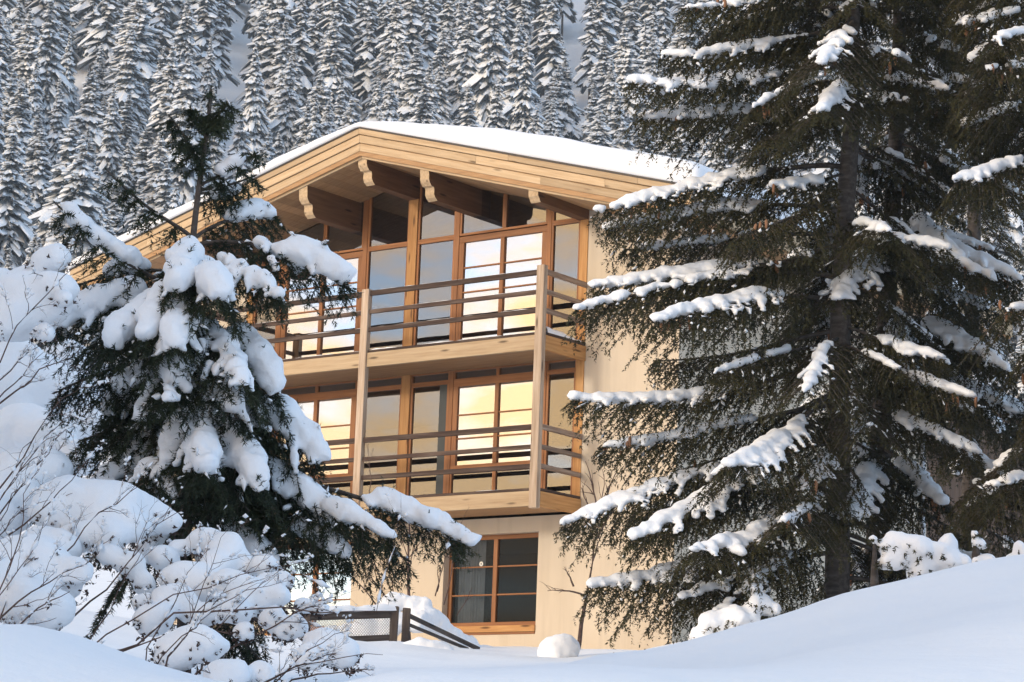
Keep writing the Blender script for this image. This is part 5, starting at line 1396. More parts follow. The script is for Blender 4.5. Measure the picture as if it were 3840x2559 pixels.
# ================================================================== snow-covered ground
_tt = np.array(TERRAIN_T); _tr = np.array(TERRAIN); _td = _tr[:, 0]; _tz = _tr[:, 1:]
def _pchip_slopes(x, y):
    h = np.diff(x)[:, None]; dl = np.diff(y, axis=0) / h
    m = np.zeros_like(y)
    w1 = 2 * h[1:] + h[:-1]; w2 = h[1:] + 2 * h[:-1]
    same = dl[:-1] * dl[1:] > 0
    with np.errstate(divide='ignore', invalid='ignore'):
        hm = (w1 + w2) / (w1 / dl[:-1] + w2 / dl[1:])
    m[1:-1] = np.where(same, hm, 0)
    m[0], m[-1] = dl[0], dl[-1]
    return m
_tm = _pchip_slopes(_td, _tz)
# smooth across the columns
def _cols(a, t):
    t = np.clip(t, _tt[0], _tt[-1])
    i = np.clip(np.searchsorted(_tt, t) - 1, 0, len(_tt) - 2)
    u = (t - _tt[i]) / (_tt[i + 1] - _tt[i])
    i0, i3 = np.maximum(i - 1, 0), np.minimum(i + 2, len(_tt) - 1)
    sl = lambda p, q: (a[..., q] - a[..., p]) / np.maximum(_tt[q] - _tt[p], 1e-6)
    m0, m1 = sl(i0, i + 1), sl(i, i3)
    h = _tt[i + 1] - _tt[i]
    return ((2 * u**3 - 3 * u**2 + 1) * a[..., i] + (u**3 - 2 * u**2 + u) * h * m0
            + (-2 * u**3 + 3 * u**2) * a[..., i + 1] + (u**3 - u**2) * h * m1)
def ground_z(s, d):
    """height of the snow surface at garden coordinates s, d (arrays)."""
    s, d = np.broadcast_arrays(np.asarray(s, float), np.asarray(d, float))
    shp = s.shape; s, d = s.ravel(), d.ravel()
    t = s / np.maximum(d, 8.5)
    dd = np.clip(d, _td[0], _td[-1])
    i = np.clip(np.searchsorted(_td, dd) - 1, 0, len(_td) - 2)
    Z, Mz = _cols(_tz, t), _cols(_tm, t)
    ar = np.arange(len(s)); h = _td[i + 1] - _td[i]; u = (dd - _td[i]) / h
    z = ((2 * u**3 - 3 * u**2 + 1) * Z[i, ar] + (u**3 - 2 * u**2 + u) * h * Mz[i, ar]
         + (-2 * u**3 + 3 * u**2) * Z[i + 1, ar] + (u**3 - u**2) * h * Mz[i + 1, ar])
    return z.reshape(shp)
def gz(s, d): return float(ground_z(np.array([s]), np.array([d]))[0])
def _axis(parts):
    return np.unique(np.concatenate([np.linspace(a, b, n) for a, b, n in parts]).round(4))
ss = _axis([(-420, -60, 25), (-60, -14, 24), (-14, -5, 30), (-5, 5, 84), (5, 14, 30), (14, 60, 24), (60, 420, 25)])
ds = _axis([(-60, -10, 8), (-10, 4, 15), (4, 8, 20), (8, 20, 96), (20, 46, 80), (46, 100, 28), (100, 800, 60)])
SS, DS = np.meshgrid(ss, ds, indexing='ij')
ZS = ground_z(SS, DS)
_n = np.array([mnoise.noise(Vector((a * .55, b * .55, 0))) * .05 + mnoise.noise(Vector((a * 1.7, b * 1.7, 5))) * .012
               + (mnoise.noise(Vector((a * .03, b * .03, 9))) * 7 * min(1, max(0, (b - 110) / 120))) for a, b in zip(SS.ravel(), DS.ravel())]).reshape(SS.shape)
ZS = ZS + _n
_idx = np.arange(SS.size).reshape(SS.shape)
_q = np.stack([_idx[:-1, :-1], _idx[1:, :-1], _idx[1:, 1:], _idx[:-1, 1:]], -1).reshape(-1, 4)
ground = wobj("snow_ground", Gn(np.stack([SS, DS, ZS], -1).reshape(-1, 3)), _q, M["snow"], smooth=True)
tag(ground, "smooth snow-covered ground rising from the road to the wooded slope", None, None, "structure")
# ================================================================== snow-laden spruces on the slope
def needle_mat(name, dark, light, scale=3.0):
    m, n, l, b = new_mat(name)
    mp = mapped(n, l, (1, 1, 1)); a = noise_node(n, l, mp.outputs[0], scale, 3)
    r = ramp(n, l, a.outputs["Fac"], [(0.3, dark), (0.7, light)])
    l.new(r.outputs[0], b.inputs["Base Color"]); set_in(b, Roughness=0.7)
    b.inputs["Specular IOR Level"].default_value = 0.25
    return m
M["forest_needle"] = needle_mat("dark frosted needles", (0.032, 0.042, 0.052), (0.085, 0.10, 0.112), 0.5)
M["bark"] = wood("spruce bark", (0.045, 0.035, 0.030), (0.085, 0.070, 0.060), (0.15, 0.13, 0.115), knots=False, rough=0.95)
M["far_snow"] = plain("snow on branches", (0.86, 0.88, 0.91), 0.8, 0, 0.2)

def forest_tree(seed, H, W0, load, raw=False):
    r = np.random.default_rng(seed)
    V, Fq, mi = [], [], []
    def strip(P, wd, side, mat, sagk):
        """tapering strip along points P, width wd, sagging at the edges (a roof-shaped tongue)."""
        n = len(P); b = len(V)
        for p_, w_ in zip(P, wd):
            V.append(p_ - side * w_ - np.array([0, 0, sagk * w_])); V.append(p_); V.append(p_ + side * w_ - np.array([0, 0, sagk * w_]))
        for i in range(n - 1):
            for j in (0, 1):
                Fq.append((b + 3 * i + j, b + 3 * i + j + 1, b + 3 * i + 4 + j, b + 3 * i + 3 + j)); mi.append(mat)
    z = (0.36 if raw else 0.06) * H
    while z < H * 0.985:
        f = z / H
        rad = 1.32 * W0 * (1 - f) ** 0.80 * (0.7 + 0.6 * r.random()) + 0.10
        nb = int(8 + 7 * (1 - f)) if not raw else 5
        a0 = r.random() * 6.28
        for kk in range(nb):
            a = a0 + 6.283 * kk / nb + r.normal(0, .3)
            L = rad * (0.5 + 0.75 * r.random()) * (1 + .25 * math.sin(3 * a + seed) )
            dirv = np.array([math.cos(a), math.sin(a), 0]); side = np.array([-math.sin(a), math.cos(a), 0])
            droop = (0.30 + 0.75 * (1 - f)) * (0.6 + .8 * r.random()); zz = z + r.normal(0, .34)
            fingers = [(0, 1.0)] + [(sg * (0.30 + .35 * r.random()), 0.5 + .4 * r.random()) for sg in (-1, 1)]
            for off, ln in (fingers[:2] if raw else fingers):
                u = np.linspace(0.10 if off == 0 else .30, 1, 3 if raw else 4)
                def path(dz, lf, dk):
                    return [np.array([0, 0, zz + dz]) + dirv * L * ln * lf * t + side * off * L * t * t - np.array([0, 0, (droop + dk) * L * ln * lf * t ** 1.7]) for t in u]
                wv = np.array([.06, .12, .125, .05]) * L * (1.0 if off == 0 else .8) + .04
                if raw: wv = wv[[0, 2, 3]] * 1.6
                strip(path(-.10 - .10 * L, .93, .12), wv * 1.15, side, 0, .3)
                if r.random() < load:
                    strip(path(.05, 1.03, .0), wv * (1.0 + .6 * r.random()), side, 1, .95)
        z += (0.22 + 0.22 * (1 - f)) * (2.2 if raw else 1.0) * (0.8 + .4 * r.random()) * H / 17
    ring = 7; b = len(V)
    for zz, rr in ((-1.0, .24), (H * .5, .14), (H * .97, .03)):
        for i in range(ring):
            V.append(np.array([rr * math.cos(6.283 * i / ring), rr * math.sin(6.283 * i / ring), zz]))
    for q in range(2):
        for i in range(ring):
            j = (i + 1) % ring
            Fq.append((b + q * ring + i, b + q * ring + j, b + (q + 1) * ring + j, b + (q + 1) * ring + i)); mi.append(2)
    V_, F_, m_ = np.array(V), np.array(Fq), np.array(mi)
    if raw: return dict(V=V_, F=F_, m=m_)
    keep = lambda k: mesh_from(V_, F_[m_ == k], [M["forest_needle"], M["far_snow"], M["bark"]][k:k + 1])
    return dict(H=H, crown=keep(0), snow=keep(1), trunk=keep(2))
KINDS = [(1, 16.5, 2.1, .97, "tall slim spruce heavily coated in snow on the wooded slope"),
         (2, 14.0, 2.5, .95, "broad snow-laden spruce with drooping boughs on the wooded slope"),
         (3, 19.0, 2.6, .90, "very tall snowy spruce with wide skirts on the wooded slope"),
         (4, 10.5, 1.7, .97, "small pointed snow-white spruce on the wooded slope"),
         (5, 15.5, 2.3, .55, "dark spruce with only patchy snow on the wooded slope"),
         (6, 15.0, 1.7, .88, "narrow spire-shaped snowy spruce on the wooded slope"),
         (7, 17.5, 3.0, .96, "wide-skirted spruce whitened to its tip on the wooded slope"),
         (8, 12.5, 2.4, .93, "squat bushy snow-clad spruce on the wooded slope"),
         (9, 18.0, 2.0, .78, "lanky spruce with gaps between its snowy boughs on the wooded slope")]
PROTO = [(forest_tree(*k[:4]), k[4]) for k in KINDS]
def put_forest(s, d, kind, sc, rz, lean):
    pr, label = PROTO[kind]
    z = gz(s, d) - .3
    root = bpy.data.objects.new("spruce_tree", None)
    Wt = Matrix.Translation(G(s, d, z)) @ Matrix.Rotation(rz, 4, 'Z') @ Matrix.Rotation(lean, 4, 'X') @ Matrix.Diagonal((sc * random.uniform(.78, 1.2), sc * random.uniform(.78, 1.2), sc * random.uniform(.82, 1.2), 1))
    _link(root, Wt, None)
    t = s / d
    if abs(t + .1175) < .0145 and 255 < d < 340: wh = "bordering the wider treeless snow gully"
    elif abs(t - .0225) < .0125 and d > 230: wh = "bordering the narrow snow gully above the ridge"
    elif t > .085: wh = "glimpsed behind the big olive spruces"
    elif d < 262 and t > -.135: wh = "just above the chalet roof"
    elif d < 240: wh = "low on the slope behind the dark fir"
    elif d > 305: wh = "high up the wooded slope"
    else: wh = "midway up the wooded slope"
    tag(root, label.replace("on the wooded slope", wh), "tree", "snowy spruces on the wooded slope")
    for nm in ("trunk", "crown", "snow"):
        o = bpy.data.objects.new(nm, pr[nm]); COL.objects.link(o); o.parent = root
    return root
r_ = random.Random(8)
def clearing(t, d):
    # narrow snow gullies without trees
    a = abs(t - (-0.1175)) < 0.0065 and 265 < d < 330
    b = abs(t - 0.0225) < 0.005 and 240 < d < 350
    return a or b
forest_spots = []
d_ = 190.0
row_ = 0
while d_ < 350:
    step = 6.8
    half = 0.225 * d_
    s_ = -half + row_ * 2.4 + r_.random() * 1.5; row_ = 1 - row_
    while s_ < half:
        ds_, dd_ = s_ + r_.uniform(-1.1, 1.1), d_ + r_.uniform(-4.5, 4.5)
        s_ += 3.6 * r_.uniform(.8, 1.25) * (1.0 if ds_ / dd_ < .085 else 1.4)
        t_ = ds_ / dd_
        if dd_ < 232 and -0.115 < t_ < 0.05: continue          # wholly behind the chalet
        if clearing(t_, dd_): continue
        forest_spots.append((ds_, dd_))
    d_ += step
near_spots = sorted(forest_spots, key=lambda q: q[1] + (0 if q[0] / q[1] < .085 else 60))
print("forest", len(forest_spots))
rest = [q for i, q in enumerate(near_spots[298:]) if q[0] / q[1] < .085 or i % 2]; near_spots = near_spots[:298]
for (a, b) in near_spots:
    put_forest(a, b, r_.choices(range(9), (3, 3, 2.5, 2.2, 1.2, 2.2, 3, 2.5, 2))[0], r_.uniform(.62, 1.08), r_.uniform(0, 6.28), r_.gauss(0, .035))
# tall spruces added out of view on the left to shade the near snow
for a_, b_, k_, sc_ in ((-12.9, 3.7, 2, 1.3), (-10.6, 5.6, 1, 1.4), (-12.2, 2.6, 5, 1.35), (-15.4, 1.9, 0, 1.35), (-12.4, 6.5, 5, 1.4), (-14.9, 4.7, 2, 1.3), (-14.2, 7.2, 1, 1.4), (-17.0, 3.4, 6, 1.3), (-16.6, 6.4, 8, 1.3)):
    t_ = put_forest(a_, b_, k_, sc_, r_.uniform(0, 6.28), 0)
    tag(t_, "unseen snowy spruce added to shade the near snow", "tree", "added shade spruces")
# the trees farther up the slope read as one mass
LOW = [forest_tree(20 + i, h_, w_, .95, True) for i, (h_, w_) in enumerate(((18, 2.5), (15, 2.4), (20, 2.8)))]
fv, ff, fm, nb_ = [], [], [], 0
for (a, b) in rest:
    pr = LOW[r_.randrange(3)]; sc = r_.uniform(.65, 1.05); an = r_.uniform(0, 6.28)
    cs, sn_ = math.cos(an) * sc, math.sin(an) * sc
    p_ = pr["V"]; q = np.stack([p_[:, 0] * cs - p_[:, 1] * sn_, p_[:, 0] * sn_ + p_[:, 1] * cs, p_[:, 2] * sc], -1) + np.array(G(a, b, gz(a, b) - .3))
    fv.append(q); ff.append(pr["F"] + nb_); fm.append(pr["m"]); nb_ += len(q)
if fv:
    o_ = G(0, 320, gz(0, 320))
    fo = wobj("forest", np.concatenate(fv), np.concatenate(ff), [M["forest_needle"], M["far_snow"], M["bark"]], None, midx=np.concatenate(fm), origin=o_)
    tag(fo, "dense snow-covered spruce forest higher up the slope", "forest", None, "stuff")
# ================================================================== snow bodies, needles, twigs
def surface_nets(Fd, org, h):
    """smooth surface where the field changes sign (inside > 0)."""
    S = Fd > 0
    nx, ny, nz = Fd.shape
    acc = np.zeros((nx - 1, ny - 1, nz - 1, 3)); cnt = np.zeros((nx - 1, ny - 1, nz - 1))
    sl = lambda o, n: slice(o, n - 1 + o)
    corners = [(i, j, k) for i in (0, 1) for j in (0, 1) for k in (0, 1)]
    for a in corners:
        for ax in range(3):
            if a[ax]: continue
            b = list(a); b[ax] = 1
            A = Fd[sl(a[0], nx), sl(a[1], ny), sl(a[2], nz)]; B = Fd[sl(b[0], nx), sl(b[1], ny), sl(b[2], nz)]
            m = (A > 0) != (B > 0)
            t = np.where(m, A / np.where(m, A - B, 1), 0)
            for c in range(3):
                acc[..., c] += np.where(m, a[c] + (t if c == ax else 0), 0)
            cnt += m
    act = cnt > 0
    vid = np.full(act.shape, -1, np.int64); vid[act] = np.arange(act.sum())
    ijk = np.argwhere(act)
    V = (ijk + acc[act] / cnt[act][:, None]) * h + org
    Q = []
    for ax in range(3):
        o = [(1, 2), (2, 0), (0, 1)][ax]
        lo = [slice(1, -1)] * 3; hi = [slice(1, -1)] * 3
        lo[ax] = slice(0, -1); hi[ax] = slice(1, None)
        A, B = S[tuple(lo)], S[tuple(hi)]
        for flip, m in ((0, A & ~B), (1, ~A & B)):
            e = np.argwhere(m)
            if not len(e): continue
            add = np.ones(3, int); add[ax] = 0
            e = e + add
            c = []
            for du, dv in ((-1, -1), (0, -1), (0, 0), (-1, 0)):
                q = e.copy(); q[:, o[0]] += du; q[:, o[1]] += dv
                c.append(vid[q[:, 0], q[:, 1], q[:, 2]])
            c = np.stack(c, 1)
            Q.append(c[:, ::-1] if flip else c)
    return V, (np.concatenate(Q) if Q else np.zeros((0, 4), int))
def snow_mesh(balls, h, squash=0.8, noise_amp=0.0, nscale=5.0, iso=0.45):
    """one body of snow from overlapping soft balls (x, y, z, r)."""
    b = np.asarray(balls, float)
    if len(b) == 0: return np.zeros((0, 3)), np.zeros((0, 4), int)
    R = b[:, 3].max() * 1.7 + 2 * h
    lo = b[:, :3].min(0) - R; n = np.ceil((b[:, :3].max(0) + R - lo) / h).astype(int) + 1
    Fd = np.full(n, -iso, np.float32)
    for x, y, z, r in b:
        rr = r * 1.6
        i0 = np.maximum(((np.array([x, y, z]) - rr - lo) / h).astype(int), 0)
        i1 = np.minimum(((np.array([x, y, z]) + rr - lo) / h).astype(int) + 2, n)
        gx = (np.arange(i0[0], i1[0]) * h + lo[0] - x)[:, None, None]; gy = (np.arange(i0[1], i1[1]) * h + lo[1] - y)[None, :, None]
        gzz = (np.arange(i0[2], i1[2]) * h + lo[2] - z)[None, None, :]
        q = (gx * gx + gy * gy + (gzz / squash) ** 2) / (r * r)
        Fd[i0[0]:i1[0], i0[1]:i1[1], i0[2]:i1[2]] += np.maximum(0, 1 - q / 2.3) ** 2
    V, Q = surface_nets(Fd, lo, h)
    if noise_amp and len(V):
        dz = np.array([mnoise.noise_vector(Vector(v * nscale)) for v in V])
        d2 = np.array([mnoise.noise_vector(Vector(v * nscale * 3.1)) for v in V])
        V = V + dz * noise_amp + d2 * noise_amp * .38
    return V, Q
def tubes(paths, sides=5):
    """paths: list of (points[n,3], radii[n]) -> tapering tubes."""
    V, Fq, b = [], [], 0
    for P, rad in paths:
        P = np.asarray(P, float); n = len(P)
        T = np.gradient(P, axis=0); T /= np.linalg.norm(T, axis=1)[:, None] + 1e-9
        ref = np.where(np.abs(T[:, 2:3]) > .8, np.array([[1., 0, 0]]), np.array([[0, 0, 1.]]))
        U = np.cross(T, ref); U /= np.linalg.norm(U, axis=1)[:, None] + 1e-9
        Wv = np.cross(T, U)
        a = np.arange(sides) * 2 * np.pi / sides
        ring = P[:, None] + np.asarray(rad)[:, None, None] * (U[:, None] * np.cos(a)[None, :, None] + Wv[:, None] * np.sin(a)[None, :, None])
        V.append(ring.reshape(-1, 3))
        i = np.arange(n - 1)[:, None] * sides; j = np.arange(sides)[None]; j2 = (j + 1) % sides
        Fq.append(np.stack([b + i + j, b + i + j2, b + i + sides + j2, b + i + sides + j], -1).reshape(-1, 4))
        b += n * sides
    return np.concatenate(V), np.concatenate(Fq)
def needles(A, B, blade, width, per_m, lean=0.55, r=rng, nmin=5):
    """needle blades (one thin triangle each) all round twigs A->B."""
    A, B = np.asarray(A, float), np.asarray(B, float)
    L = np.linalg.norm(B - A, axis=1)
    k = np.maximum(nmin, (L * per_m).astype(int))
    ti = np.repeat(np.arange(len(A)), k)
    N = len(ti)
    T = ((B - A) / (L[:, None] + 1e-9))[ti]
    u = r.random(N)
    base = A[ti] + (B - A)[ti] * u[:, None]
    rnd = r.normal(size=(N, 3)); rad = rnd - (rnd * T).sum(1)[:, None] * T
    rad /= np.linalg.norm(rad, axis=1)[:, None] + 1e-9
    d = rad * math.sqrt(1 - lean * lean) + T * lean
    ln = blade * (0.75 + .5 * r.random(N)) * (1 - .35 * u ** 3)
    tip = base + d * ln[:, None]
    w = np.cross(d, rad) ; w = np.cross(rad, T) * width
    V = np.stack([base - w / 2, base + w / 2, tip], 1).reshape(-1, 3)
    return V, np.arange(N * 3).reshape(-1, 3)
_OCT = np.array([(1, 0, 0), (-1, 0, 0), (0, 1, 0), (0, -1, 0), (0, 0, 1), (0, 0, -1)], float)
_OCF = np.array([(0, 2, 4), (2, 1, 4), (1, 3, 4), (3, 0, 4), (2, 0, 5), (1, 2, 5), (3, 1, 5), (0, 3, 5)])
def flecks(C_, T, ln, wd, r=rng):
    """little lozenges of snow lying along twigs."""
    n = len(C_)
    T = T / (np.linalg.norm(T, axis=1)[:, None] + 1e-9)
    S_ = np.cross(T, np.array([0, 0, 1.])); S_ /= np.linalg.norm(S_, axis=1)[:, None] + 1e-6
    U = np.cross(S_, T)
    jit = 1 + .35 * r.normal(size=(n, 6, 1))
    o = _OCT[None] * jit
    V = C_[:, None] + o[..., 0:1] * T[:, None] * ln[:, None, None] + o[..., 1:2] * S_[:, None] * wd[:, None, None] + o[..., 2:3] * U[:, None] * wd[:, None, None] * .75
    Fq = (_OCF[None] + 6 * np.arange(n)[:, None, None]).reshape(-1, 3)
    return V.reshape(-1, 3), Fq
def quads_to_tris(Q):
    return np.concatenate([Q[:, [0, 1, 2]], Q[:, [0, 2, 3]]])

M["spruce_needle"] = needle_mat("olive spruce needles", (0.022, 0.024, 0.010), (0.075, 0.066, 0.026), 1.6)
M["fir_needle"] = needle_mat("dark fir needles", (0.014, 0.022, 0.012), (0.045, 0.055, 0.026), 3.0)
M["twig"] = wood("bare brown twigs", (0.055, 0.034, 0.027), (0.095, 0.060, 0.048), (0.15, 0.10, 0.085), knots=False, rough=0.9)
M["cone"] = plain("brown spruce cone", (0.24, 0.115, 0.055), 0.7)

def bough(base, tip, width, snow, dens, sag, cfg, r):
    """one conifer bough: limb path, side shoots, twigs; returns twig segments, limb tubes, snow balls, flecks."""
    base, tip = np.asarray(base, float), np.asarray(tip, float)
    ax = tip - base; L = np.linalg.norm(ax)
    hor = ax.copy(); hor[2] = 0; hor /= np.linalg.norm(hor) + 1e-9
    if np.linalg.norm(ax[:2]) < .25 * L: hor = np.array([1., 0, 0])
    side = np.cross(hor, np.array([0, 0, 1.]))
    up = np.array([0, 0, 1.])
    n = 14
    t = np.linspace(0, 1, n)
    bulge = cfg['arch'] * L * np.sin(np.pi * t ** .8) - sag * L * np.sin(np.pi * t)
    wob = np.cumsum(r.normal(0, .012 * L / n, size=(n, 3)), 0); wob -= wob[0] + (wob[-1] - wob[0]) * t[:, None]
    Pth = base + ax * t[:, None] + up * bulge[:, None] + wob
    at_ = lambda u: np.stack([np.interp(u, t, Pth[:, c]) for c in range(3)], -1)
    tan = lambda u: (lambda q: q / (np.linalg.norm(q) + 1e-9))(at_(min(1, u + .04)) - at_(max(0, u - .04)))
    limbs = [(Pth, cfg['limb'] * (L ** .7) * (1 - .85 * t) + .003)]
    SA, SB, balls = [], [], []
    nl = max(4, int(L / cfg['lat_step'] * dens))
    u0 = cfg['bare'] if L > 1 else .1
    for i in range(nl):
        u = u0 + (1 - u0) * (i + r.random() * .8) / nl
        p0 = at_(u); tg = tan(u)
        prof = (math.sin(math.pi * min(1, (u - u0) / (1 - u0) * .80 + .20)) ** .7) * .85 + .15
        for sg in (-1, 1):
            ll = width * prof * r.uniform(.65, 1.15)
            if u > .93: ll *= .6
            dr = tg * cfg['fwd'] + side * sg * r.uniform(.75, 1.05) - up * cfg['drop'] * r.uniform(.5, 1.4)
            dr /= np.linalg.norm(dr)
            m = max(3, int(ll / cfg['seg']))
            v = np.linspace(0, 1, m + 1)
            q = p0 + dr * ll * v[:, None] - up * (cfg['hang'] * ll * v ** 2)[:, None] + tg * (.15 * ll * v ** 2)[:, None]
            SA.append(q[:-1]); SB.append(q[1:])
            limbs.append((q[[0, m // 2, m]], np.array([.006, .004, .002]) * cfg['lk']))
            for j in range(1, m + 1):
                for s2 in (-1, 1):
                    if r.random() < cfg['skip']: continue
                    td = (q[j] - q[j - 1]); td /= np.linalg.norm(td) + 1e-9
                    sp = np.cross(td, up); sp /= np.linalg.norm(sp) + 1e-6
                    d2 = td * .7 + sp * s2 * r.uniform(.4, 1.0) - up * cfg['drop2'] * r.uniform(.3, 1.3)
                    d2 /= np.linalg.norm(d2)
                    tl = cfg['twig'] * r.uniform(.6, 1.25) * (1.15 - .4 * v[j])
                    SA.append(q[j][None]); SB.append((q[j] + d2 * tl)[None])
                if r.random() < cfg['hangers']:
                    hv = np.array([r.normal(0, .18), r.normal(0, .18), -1.0]) * cfg['hang_len'] * r.uniform(.5, 1.25)
                    SA.append(q[j][None]); SB.append((q[j] + hv)[None])
            if snow > .3 and u > cfg.get('snow_from', .22) - .08 and r.random() < min(1, snow) * cfg['lat_snow']:
                reach = r.uniform(*cfg['lat_reach']) * min(1, .55 + .4 * snow)
                rb = cfg['ball'] * cfg.get('lat_ball', 1.0) * (.75 + .35 * min(snow, 1.3)) * r.uniform(.6, 1.15)
                for vv in np.arange(0.0, reach, max(.06, rb * .55 / max(ll, .05))):
                    c = p0 + dr * ll * vv - up * cfg['hang'] * ll * vv ** 2 + tg * .15 * ll * vv ** 2
                    if r.random() < .85: balls.append((*(c + up * rb * .55), rb * (1 - .45 * vv) * r.uniform(.75, 1.2)))
    # twigs straight on the limb
    m = int(L / cfg['seg'])
    uu = np.linspace(u0, 1, m + 1); q = at_(uu)
    SA.append(q[:-1]); SB.append(q[1:])
    if snow > .25:
        on = False
        step = cfg['ball'] * .5 / L
        u = max(u0, cfg.get('snow_from', .22))
        state = r.random() < .8
        while u < 1.0:
            if r.random() < cfg.get('flip', .05): state = r.random() < min(.95, .35 + .6 * snow)
            if state:
                rb = cfg['ball'] * (.7 + .5 * min(snow, 1.4)) * r.uniform(.8, 1.2) * (1 - .35 * max(0, u - .85) / .15)
                balls.append((*(at_(u) + up * rb * .62 + r.normal(0, .12 * rb, 3)), rb))
            u += step
    if cfg.get('poke') and balls:
        for x_, y_, z_, rb in balls:
            if r.random() < cfg['poke']:
                v = r.normal(size=3); v /= np.linalg.norm(v)
                c_ = np.array([x_, y_, z_]); SA.append((c_ + v * rb * .3)[None]); SB.append((c_ + v * rb * r.uniform(1.1, 1.75))[None])
    SA, SB = np.concatenate(SA), np.concatenate(SB)
    return SA, SB, limbs, np.array(balls) if balls else np.zeros((0, 4))

def conifer(name, label, trunk_g, rows, cfg, needle, trunk_r, group=None, seed=1, cones=0.0):
    r = np.random.default_rng(seed)
    tp = Gn(np.array(trunk_g))
    zb = gz(trunk_g[0][0], trunk_g[0][1])
    root = empty(name, (tp[0][0], tp[0][1], min(zb, tp[0][2])), label, "tree", group)
    tp = np.vstack([tp[0] + np.array([0, 0, min(zb, tp[0][2]) - tp[0][2] - .4]), tp])
    tt = np.linspace(0, 1, len(tp))
    V, Q = tubes([(tp, trunk_r * (1 - .93 * tt ** 1.1) + .006)], 12)
    V += np.array([[mnoise.noise(Vector(v * 6)), mnoise.noise(Vector(v * 6 + 9.)), 0] for v in V]) * trunk_r * .12
    wobj("trunk", V, Q, M["bark"], root, smooth=True)
    for row in rows:
        base, tip = Gn(np.array(row[0:3])), Gn(np.array(row[3:6]))
        w, sn, dens, sag = row[6:10]
        cf = dict(cfg, snow_from=row[10]) if len(row) > 10 else cfg
        SA, SB, limbs, balls = bough(base, tip, w, sn, dens, sag, cf, r)
        Vn, Fn = needles(SA, SB, cfg['blade'], cfg['bw'], cfg['per_m'], r=r)
        Vl, Ql = tubes(limbs, 4)
        Ft = quads_to_tris(Ql)
        V = np.concatenate([Vn, Vl]); Ff = np.concatenate([Fn, Ft + len(Vn)])
        mi = np.concatenate([np.zeros(len(Fn), int), np.ones(len(Ft), int)])
        bo = wobj("branch", V, Ff, [needle, M["bark"]], root, midx=mi)
        bo["kind"] = "stuff"
        Vs, Fs = [], []
        nb = 0
        if len(balls) > 2:
            Vb, Qb = snow_mesh(balls, cfg['vox'], cfg['squash'], cfg['ball'] * .30, 1.0 / cfg['ball'] * .7)
            Vs.append(Vb); Fs.append(quads_to_tris(Qb)); nb = len(Vb)
        _tw = SB - SA; _up = _tw[:, 2] / (np.linalg.norm(_tw, axis=1) + 1e-9) > -.72
        k = _up & (r.random(len(SA)) < cfg['fleck'] * (.5 + sn))
        if k.any():
            u = r.uniform(.2, .9, k.sum())[:, None]
            c = SA[k] + (SB - SA)[k] * u + np.array([0, 0, cfg['fw'] * .9])
            Vf, Ffk = flecks(c, (SB - SA)[k] + r.normal(0, .02, (k.sum(), 3)), cfg['fl'] * r.uniform(.5, 1.5, k.sum()), cfg['fw'] * r.uniform(.5, 1.4, k.sum()), r)
            Vs.append(Vf); Fs.append(Ffk + nb)
        if Vs:
            wobj("snow", np.concatenate(Vs), np.concatenate(Fs), M["snow"], bo, smooth=True, origin=WM[root.name].translation)["kind"] = "stuff"
        if cones and r.random() < cones:
            cv, cf = [], []
            for q in range(int(r.integers(2, 6))):
                u = r.uniform(.75, .97); c = base + (tip - base) * u + r.normal(0, .05, 3)
                ln_, rr = r.uniform(.11, .15), .02
                prof = [(0, .3), (.15, .9), (.45, 1.0), (.8, .75), (1, .15)]
                P = np.array([c - np.array([r.normal(0, .004), 0, ln_ * a]) for a, _ in prof])
                cvv, cqq = tubes([(P, np.array([rr * b_ for _, b_ in prof]))], 7)
                cf.append(cqq + sum(len(z_) for z_ in cv)); cv.append(cvv)
            wobj("cones", np.concatenate(cv), np.concatenate(cf), M["cone"], bo, smooth=True, origin=WM[root.name].translation)["kind"] = "stuff"
    return root
def grow_twigs(rows, r, thick, order=2, bend=.18):
    """bare stems with side twigs; rows hold root and tip."""
    paths = []
    def stem(a, b, rad, o):
        n = 8; t = np.linspace(0, 1, n); L = np.linalg.norm(b - a)
        w = np.cumsum(r.normal(0, bend * L / n, (n, 3)), 0); w -= w[0] + (w[-1] - w[0]) * t[:, None]
        P = a + (b - a) * t[:, None] + w + np.array([0, 0, 1.]) * (np.sin(np.pi * t) * L * .06)[:, None]
        paths.append((P, rad * (1 - .75 * t)))
        if o <= 0: return
        for _ in range(int(r.integers(3, 6))):
            u = r.uniform(.3, .95); p0 = np.array([np.interp(u, t, P[:, c]) for c in range(3)])
            d_ = (b - a) / L + r.normal(0, .55, 3); d_[2] += .15; d_ /= np.linalg.norm(d_)
            stem(p0, p0 + d_ * L * r.uniform(.15, .4), rad * .55 * (1 - .5 * u), o - 1)
    for row in rows:
        stem(Gn(np.array(row[:3])), Gn(np.array(row[3:6])), thick * r.uniform(.7, 1.2), order)
    return paths
# ================================================================== the big spruces and the fir
SPRUCE = dict(arch=.07, limb=.014, lat_step=.105, bare=.22, fwd=.50, drop=.26, hang=.42, drop2=1.1, seg=.09, twig=.15, skip=.15, lk=1.2, hangers=.34, hang_len=.17,
              blade=.046, bw=.0185, per_m=68, ball=.066, lat_snow=.9, lat_reach=(.12, .62), vox=.036, squash=.66, flip=.11, fleck=.07, fl=.045, fw=.017, lat_ball=.9, snow_from=.42)
FIR = dict(flip=.09, arch=.07, limb=.012, lat_step=.058, bare=.08, fwd=.65, drop=.32, hang=.75, drop2=.5, seg=.055, twig=.095, skip=.22, lk=.6, hangers=.12, hang_len=.10,
           blade=.030, bw=.0066, per_m=270, ball=.052, lat_ball=.56, snow_from=.42, poke=.8, lat_snow=.85, lat_reach=(.25, .95), vox=.016, squash=.85, fleck=.10, fl=.022, fw=.010)
